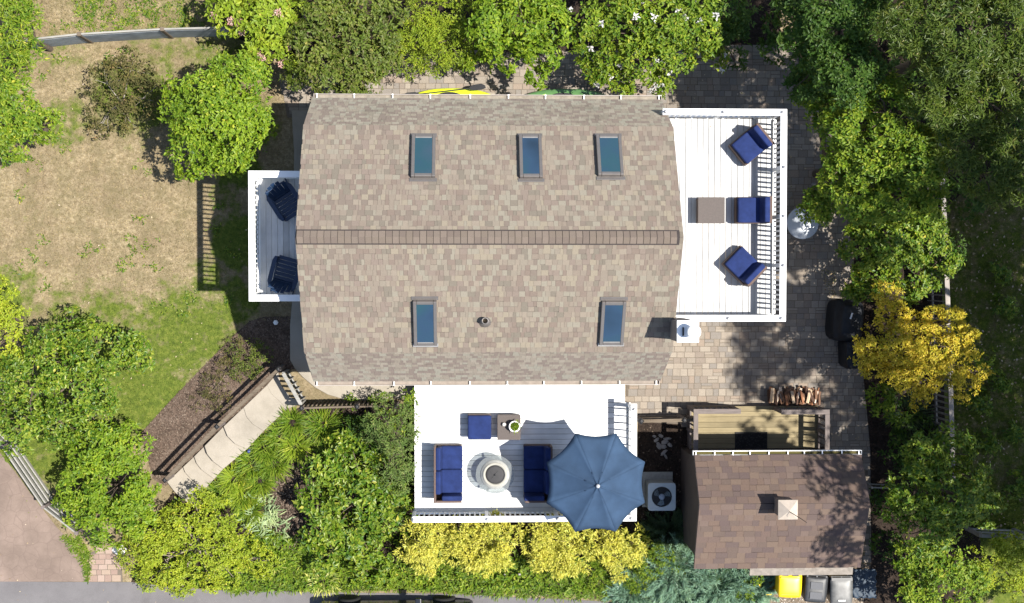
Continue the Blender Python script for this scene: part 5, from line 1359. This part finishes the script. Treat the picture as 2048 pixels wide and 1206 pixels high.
clump('smaller pale green strap plant in the verge grass below the bare mulch hollow', 548, 1055, 34, 130, 'pale', w=.035, sprd=.9, rt=.8, L=.36)
clump('little striped strap plant in the long verge grass', 545, 1130, 28, 50, 'palegold', w=.03, sprd=.8, rt=.6, L=.32)
clump('cream striped strap plant at the road edge', 645, 1160, 44, 150, 'palegold', w=.035, sprd=.6, rt=.5, L=.42)

hy = plant('bush', 'big glossy green bush between the strap leaved clumps and the white deck', 'bush', 'big', 'glossy',
      [(650,930,52,1.3),(715,925,50,1.4),(762,985,46,1.3),(638,1000,54,1.35),(705,1005,64,1.5),(772,1035,48,1.2),(650,1068,54,1.1),(722,1078,58,1.1),(648,1115,38,.8),(735,1130,46,.7),(690,895,36,1.1),(790,1000,36,1.1)], dens=.85, sub=.3, foliage='foliage', stems='stems')
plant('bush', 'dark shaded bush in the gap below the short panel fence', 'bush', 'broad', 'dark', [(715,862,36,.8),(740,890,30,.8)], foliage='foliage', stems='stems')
plant('shrub', 'feathery grey green shrub leaning over the edge of the white deck', 'shrub', 'fine', 'sage',
      [(768,835,42,2.1),(800,870,44,2.3),(782,915,44,2.1),(808,930,30,1.8),(752,860,30,1.6),(815,830,22,1.8),(790,960,30,1.5),(770,810,24,1.5)], dens=.85, foliage='foliage', stems='stems', wisp=.14)
plant('bush', 'low green ground bush at the corner where deck and house walk meet', 'bush', 'small', 'fresh', [(700,808,16,.4),(760,800,22,.5),(815,790,12,.8),(820,805,14,.7)], dens=.9, foliage='foliage', stems='stems', trunk=.02)
for i, (sp, lab) in enumerate((
    ([(838,1075,40,1.3),(865,1090,42,1.25),(845,1118,30,.9),(878,1065,26,1.2),(815,1095,22,.9)], 'golden shrub below the deck railing, next to the big glossy bush'),
    ([(945,1078,44,1.3),(990,1075,42,1.35),(960,1108,40,1.1),(995,1108,28,1.0)], 'golden shrub below the deck railing opposite the fire table'),
    ([(1085,1075,40,1.3),(1135,1080,48,1.35),(1105,1112,40,1.05),(1145,1112,30,1.0)], 'golden shrub beneath the edge of the blue umbrella with the dark hollow beside it'),
    ([(1222,1085,40,1.3),(1262,1080,36,1.3),(1275,1105,30,1.0),(1225,1112,30,1.0),(1238,1140,20,.6)], 'golden shrub at the junipers end of the deck railing'))):
    kf = (1.0, 1.16, 1.1, .98)[i]; sp = [(px, py + 2, r * kf * random.uniform(.85, 1.15), z * random.uniform(.9, 1.1)) for px, py, r, z in sp]
    plant('golden_shrub', lab, 'shrub', 'spray', 'gold', sp, 'golden shrubs along the white deck', dens=1.0, foliage='foliage', stems='stems', zscale=.8, trunk=.04, wisp=.08)
plant('bush', 'mid green bush squeezed between the last golden shrub and the junipers', 'bush', 'fine', 'fresh', [(1300,1130,34,.7),(1320,1108,26,.6),(1275,1160,28,.5),(1180,1140,26,.5),(1200,1158,24,.45)], foliage='foliage', stems='stems', trunk=.03)

def juniper(label, px, py, rpx, n, pal='blue', zt=.6):
    c = WG(px, py); r = rpx / 71; t = thing('juniper', label, 'juniper', (c.x, c.y, c.z), 0, 'spreading junipers behind the shed')
    V = []; m = MB(); o = np.array([c.x, c.y, c.z])
    for i in range(n):
        a_ = rng.uniform(0, 6.28); L = r * rng.uniform(.45, 1.1); el = rng.uniform(.15, .9); d = np.array([math.cos(a_), math.sin(a_), 0])
        s0_ = o + d * rng.uniform(0, r*.3); tt = np.linspace(0.1, 1, 16)[:, None]; bend = rng.normal(0, .25); sd = np.array([-d[1], d[0], 0])
        pts = s0_ + d*L*tt + sd*bend*L*tt**2 + UP*(zt*el*np.sin(tt*2.2)*(.9))
        tang = unit(np.gradient(pts, axis=0))
        P = np.repeat(pts, 3, 0); A = np.repeat(tang, 3, 0)
        V.append(leaf_quads(P, A, 4, .115, .022, 18, 48, .0, .012))
        m.tube([tuple(pts[0]), tuple(pts[7]), tuple(pts[15])], [.012, .008, .003], 5)
    V = np.concatenate(V); mesh_np('foliage', V, None, leaf_tris(V), mat=LEAF[pal], parent=t)
    m.build('stems', BARK, t)
juniper('blue green juniper with long arching sprays at the shed corner', 1350, 1140, 62, 120)
juniper('silvery blue juniper at the verge below the green bush', 1262, 1180, 44, 80, zt=.4)
juniper('dense blue juniper under the shed eave', 1435, 1160, 64, 140)
juniper('blue juniper half covering the yellow tub', 1492, 1172, 50, 100)
juniper('dark shaded juniper between the air conditioner and the shed', 1335, 1062, 44, 70, 'needle')
juniper('thin blue juniper at the bottom edge below the shed corner', 1365, 1196, 50, 80, zt=.35)
plant('bush', 'mid green bush growing through the juniper beside the yellow tub', 'bush', 'small', 'fresh', [(1505,1150,22,.6),(1490,1190,22,.5)], foliage='foliage', stems='stems', trunk=.02)

# --- behind the house
sp = [(468,30,45,2.1),(530,40,56,2.4),(560,95,40,2.0),(512,85,42,2.0),(600,35,40,2.2),(470,-20,60,2.2),(540,-30,60,2.3)]
hyd = plant('hydrangea', 'pink flowering hydrangea at the end of the mesh backed fence', 'hydrangea', 'big', 'lime', sp, foliage='foliage', stems='stems')
heads(hyd, 22, 'pink', lobes_of(sp), .10)
plant('shrub', 'dark olive shrub behind the house between pink hydrangea and lime mound', 'shrub', 'broad', 'olive',
      [(620,90,52,2.5),(690,60,62,2.7),(655,140,52,2.3),(722,118,60,2.5),(702,165,36,1.9),(600,152,30,1.6),(775,60,48,2.7),(765,125,42,2.0),(650,20,60,2.6),(730,10,60,2.7),(735,170,26,1.5)], dens=1.05, foliage='foliage', stems='stems', wisp=.1)
plant('bush', 'olive and lime mound of trailing leaves above the yellow kayak', 'bush', 'fine', 'lime',
      [(842,60,56,2.1),(898,80,54,2.1),(868,118,42,1.5),(930,50,46,2.1),(828,122,36,1.4),(920,118,26,1.1),(860,10,60,2.2),(800,100,30,1.4)], foliage='foliage', stems='stems', zscale=.6)
plant('tree', 'bright green maple behind the house above the pavers', 'tree', 'maple', 'bright',
      [(980,55,58,3.0),(1048,40,64,3.2),(1010,105,46,2.4),(1085,110,44,2.6),(1100,55,56,3.0),(958,125,32,1.7),(1000,-10,60,3.1),(1080,-15,60,3.1),(1075,150,26,2.0)], dens=1.05)
sp = [(1178,50,54,3.0),(1250,50,62,3.3),(1328,60,58,3.1),(1278,118,52,2.7),(1215,125,44,2.3),(1345,110,46,2.5),(1400,60,52,3.0),(1315,160,30,1.9),(1250,158,32,1.7),(1190,138,34,2.1),(1425,115,34,2.2),(1290,-10,70,3.3),(1390,-5,60,3.1),(1330,180,14,1.5)]
ros = plant('flowering_tree', 'tall bush dotted with white flowers above the green kayak', 'flowering tree', 'broad', 'fresh', sp, foliage='foliage', stems='stems', dens=1.05, wisp=.1)
heads(ros, 36, 'white', lobes_of(sp), .045, 'flower', 7, .075)
plant('tree', 'dark shaded broadleaf tree between the white flowered bush and the tall trees', 'tree', 'broad', 'dark', [(1440,70,40,2.5),(1460,20,50,2.8),(1470,120,26,1.6)], dens=.8)

# --- tall trees along the far boundary
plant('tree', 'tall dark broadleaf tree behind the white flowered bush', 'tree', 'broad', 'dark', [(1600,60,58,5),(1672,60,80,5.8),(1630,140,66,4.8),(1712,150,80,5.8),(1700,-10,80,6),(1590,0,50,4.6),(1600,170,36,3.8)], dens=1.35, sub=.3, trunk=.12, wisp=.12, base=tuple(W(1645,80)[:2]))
plant('tree', 'tallest long leaved tree in the corner behind the balcony', 'tree', 'lance', 'lance', [(1830,40,80,7.4),(1920,90,95,7.8),(2005,60,90,7.8),(1880,180,80,6.8),(1965,200,80,6.8),(2040,160,70,7.2),(1850,-40,90,7.4),(1960,-50,100,7.8)], dens=1.35, sub=.3, trunk=.16, wisp=.14)
plant('tree', 'leafy tree leaning over the round table beside the balcony', 'tree', 'broad', 'fresh', [(1715,235,70,5.2),(1785,225,72,5.8),(1740,310,70,4.8),(1808,300,70,5.2),(1680,365,42,3.8),(1648,418,30,3.1),(1725,390,62,4.2),(1795,395,70,4.5),(1855,320,62,5.6),(1632,405,34,3.1),(1612,425,16,2.6),(1850,400,50,4.4),(1648,218,42,4.0),(1668,268,44,4.3),(1690,330,46,4.4),(1622,185,32,3.6)], dens=1.35, sub=.3, trunk=.12, wisp=.14)
plant('tree', 'long leaved tree in front of the tallest tree, above the grey paling fence', 'tree', 'lance', 'lance', [(1925,280,72,6.2),(2010,295,76,6.3),(1975,350,62,6.0),(2045,350,60,6)], dens=1.35, sub=.3, trunk=.13, wisp=.14)
plant('bush', 'lush dark bush between the round table and the golden tree', 'bush', 'broad', 'glossy', [(1722,490,52,2.5),(1788,480,64,2.9),(1848,470,54,2.7),(1742,555,48,2.0),(1830,548,54,2.3),(1880,515,44,2.5),(1715,575,34,1.6)], dens=1.3, foliage='foliage', stems='stems')
plant('shrub', 'small dark grey shrub straddling the paling fence', 'shrub', 'small', 'dark', [(1900,505,38,2.2),(1880,485,28,2.2)], dens=.6, foliage='foliage', stems='stems')
plant('golden_tree', 'golden yellow tree beside the covered barbecue', 'tree', 'small', 'goldtree',
      [(1768,590,32,2.7),(1782,632,42,2.9),(1742,690,40,2.8),(1752,735,34,2.3),(1800,690,48,3.1),(1862,690,54,3.3),(1898,645,40,3.1),(1935,690,36,2.9),(1900,740,46,2.9),(1832,755,50,2.7),(1838,800,22,2.3),(1925,775,32,2.5),(1868,640,32,3.0),(1745,712,24,2.4),(1955,745,24,2.5),(1825,705,46,2.8),(1850,745,44,2.7),(1798,745,40,2.5),(1885,705,44,2.9),(1810,650,36,2.9),(1725,715,26,2.2)], dens=1.0, sub=.32, trunk=.08, wisp=.12)
plant('bush', 'green leafy bush peeping out beneath the golden tree', 'bush', 'broad', 'fresh', [(1960,720,26,1.6),(1760,800,34,1.2),(1790,820,30,1.2)], foliage='foliage', stems='stems', dens=.8)
clump('dark spiky yucca on the patio edge below the golden tree', 1810, 825, 46, 240, 'needle', L=.85, w=.02, lean=1.0, name='yucca')
plant('tree', 'dense shaded tree beside the shed roof', 'tree', 'broad', 'glossy', [(1850,920,58,3.2),(1900,905,50,3.0),(1832,985,58,3.6),(1900,1000,70,3.9),(1862,1055,60,3.5),(1962,1010,42,2.8),(1940,950,38,2.6),(1805,1030,34,2.8)], dens=1.3, trunk=.1, wisp=.12)
plant('bush', 'bright leafy bush at the bottom corner beyond the shed', 'bush', 'broad', 'fresh', [(1832,1110,50,2.3),(1882,1145,60,2.5),(1825,1178,52,2.1),(1935,1165,42,1.9),(1900,1210,50,2)], foliage='foliage', stems='stems', wisp=.12)
plant('bush', 'yellow green bush under the short grey fence rail', 'bush', 'small', 'yellowgreen', [(1985,1110,48,1.7),(2035,1130,44,1.7),(1965,1155,34,1.4),(2020,1095,40,1.5),(2045,1180,40,1.4)], foliage='foliage', stems='stems')
for i, (px, py) in enumerate(((1990,545),(2005,610),(1955,800),(2020,860),(1970,880),(2030,970),(1990,760))):
    plant('weed', 'small green weed in the shaded grass beyond the paling fence', 'weed', 'broad', 'glossy', [(px,py,18+5*(i%3),.4),(px+14,py+10,14,.35)], 'weeds beyond the paling fence', dens=.6, foliage='foliage', stems='stems', trunk=.015)
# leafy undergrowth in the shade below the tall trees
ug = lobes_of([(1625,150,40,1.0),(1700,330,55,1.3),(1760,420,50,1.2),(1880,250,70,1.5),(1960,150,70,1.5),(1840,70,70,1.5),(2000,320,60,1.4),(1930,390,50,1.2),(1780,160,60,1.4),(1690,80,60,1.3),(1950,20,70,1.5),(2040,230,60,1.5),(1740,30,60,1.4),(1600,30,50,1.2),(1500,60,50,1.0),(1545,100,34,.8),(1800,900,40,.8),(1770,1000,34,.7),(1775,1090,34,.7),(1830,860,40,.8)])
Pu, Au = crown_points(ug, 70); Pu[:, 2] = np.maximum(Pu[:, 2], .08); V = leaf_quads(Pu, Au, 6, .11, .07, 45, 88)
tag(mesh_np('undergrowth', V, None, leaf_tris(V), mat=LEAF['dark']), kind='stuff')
X, Y = scatter_poly([(262,1160),(300,1050),(350,1000),(440,975),(500,910),(560,850),(604,820),(720,830),(830,815),(832,1050),(1290,1060),(1390,1080),(1390,1140),(1200,1180),(800,1170),(500,1178)], 3600)
x0_, x1_, y0_, y1_ = W(425,0).x, W(618,0).x, W(0,1075,-.4).y, W(0,815).y
keep = ~((X > x0_) & (X < x1_) & (Y > y0_) & (Y < y1_))
X, Y = X[keep], Y[keep]; Pg = np.stack([X, Y, npG(X, Y) + rng.uniform(.05, .22, len(X))], 1)
V = leaf_quads(Pg, unit(rng.normal(0, .3, (len(X), 3)) + UP), 7, .10, .055, 45, 85)
tag(mesh_np('ground_cover', V, None, leaf_tris(V), mat=LEAF['fresh']), kind='stuff')
X, Y = scatter_poly([(150,-10),(430,-10),(430,50),(240,60),(90,62)], 60)
X2, Y2 = scatter_poly([(20,110),(480,90),(560,560),(380,640),(20,600)], 46); X, Y = np.r_[X, X2], np.r_[Y, Y2]
n_ = 7; X, Y = np.repeat(X, n_) + rng.normal(0, .13, len(X)*n_), np.repeat(Y, n_) + rng.normal(0, .11, len(Y)*n_)
V = leaf_quads(np.stack([X, Y, npG(X, Y) + .03], 1), unit(rng.normal(0, .25, (len(X), 3)) + UP), 5, .075, .034, 50, 88)
tag(mesh_np('weeds', V, None, leaf_tris(V), mat=LEAF['glossy']), kind='stuff')
# small plant in the white pot
V = leaf_quads(np.array(POT) + np.array([[0,0,.2]]) + rng.normal(0, .045, (40, 3)) * np.array([1,1,.5]), unit(rng.normal(0,.5,(40,3)) + UP), 5, .075, .03, 30, 80, .2, .01)
mesh_np('foliage', V, None, leaf_tris(V), mat=LEAF['fresh'], parent=pot)

# tall trees outside the picture whose shade lies over the patio, shed and side yard
def wl(*a): return [(np.array([x, y, z]), r, r*.8) for x, y, z, r in a]
plant('shade_tree', 'tall spreading tree beyond the boundary fence shading the patio', 'tree', 'big', 'dark', None, world=wl((15.2,-.9,12.2,1.4),(15.5,-2.4,12.8,1.6),(15.0,-3.6,11.8,1.1),(15.3,.9,12.0,1.5),(14.5,-1.7,10.9,1.0),(15.6,2.4,11.6,1.3)), dens=.85, trunk=.2, base=(16.8,-1.4))
plant('shade_tree', 'tall open crowned tree beyond the boundary fence shading the shed', 'tree', 'big', 'dark', None, world=wl((13.0,-5.7,9.8,.8),(13.6,-6.6,10.2,.9),(13.1,-7.5,9.6,.7),(14.3,-7.2,11,1.0),(14.3,-5.4,11.2,1.0)), dens=.34, trunk=.2, base=(16.8,-6.6))
for bx0, by0, dn, lb_ in ((20.4,4.6,1.4,'tallest shade tree beyond the corner trees outside the grey paling fence'),(20.6,.9,1.5,'shade tree beyond the lawn weeds outside the grey paling fence'),(20.4,-2.6,1.0,'thin crowned shade tree beyond the weeds opposite the golden tree'),(20.5,-6.0,1.5,'round shade tree beyond the weeds opposite the shed'),(17.2,-5.2,.45,'shade tree beyond the paling fence opposite the porch'),(17.4,3.4,.5,'slender shade tree beyond the paling fence opposite the balcony')):
    plant('shade_tree', lb_, 'tree', 'big', 'dark', None, world=wl((bx0,by0,11.6,1.7),(bx0+1.3,by0+1.2,12.0,1.6),(bx0+1.0,by0-1.2,12.4,1.6),(bx0-.6,by0+1.3,10.6,1.2),(bx0-.5,by0-1.3,10.8,1.2),(bx0+2.6,by0,12.2,1.7)), dens=dn, trunk=.22, base=(bx0+.6,by0))

# ------------------------------------------------------------------ light, sky, camera
sv = Vector((.52, -.045, 1.0)).normalized()
sun = bpy.data.lights.new('sun', 'SUN'); sun.energy = 4.6; sun.angle = R(.55); sun.color = (1.0, .955, .88)
so = bpy.data.objects.new('sun', sun); COL.objects.link(so); so.rotation_mode = 'QUATERNION'; so.rotation_quaternion = sv.to_track_quat('Z', 'Y'); so.location = (10, -1, 20)
w = bpy.data.worlds.new('World'); SC.world = w; w.use_nodes = True
wt = w.node_tree; bg = wt.nodes['Background']; sky = wt.nodes.new('ShaderNodeTexSky'); sky.sky_type = 'NISHITA'; sky.sun_disc = False
sky.sun_elevation = math.asin(sv.z); sky.sun_rotation = math.atan2(sv.x, sv.y); sky.altitude = 50
wt.links.new(sky.outputs[0], bg.inputs[0]); bg.inputs[1].default_value = .088

cam = bpy.data.cameras.new('camera'); co = bpy.data.objects.new('camera', cam); COL.objects.link(co)
co.location = (0, 0, H); co.rotation_mode = 'QUATERNION'; co.rotation_quaternion = RQ
cam.sensor_width = 36; cam.lens = 36 * F / 2048; cam.clip_end = 2000; SC.camera = co
vs_ = SC.view_settings; SC.display_settings.display_device = 'sRGB'
vs_.view_transform = 'Standard'; vs_.look = 'None'; vs_.exposure = 1.15; vs_.gamma = 1; vs_.use_curve_mapping = False
SC.render.engine = 'CYCLES'; SC.cycles.use_denoising = True; SC.cycles.max_bounces = 6; SC.cycles.diffuse_bounces = 3; SC.cycles.transparent_max_bounces = 8
SC.render.resolution_x = 1024; SC.render.resolution_y = 603
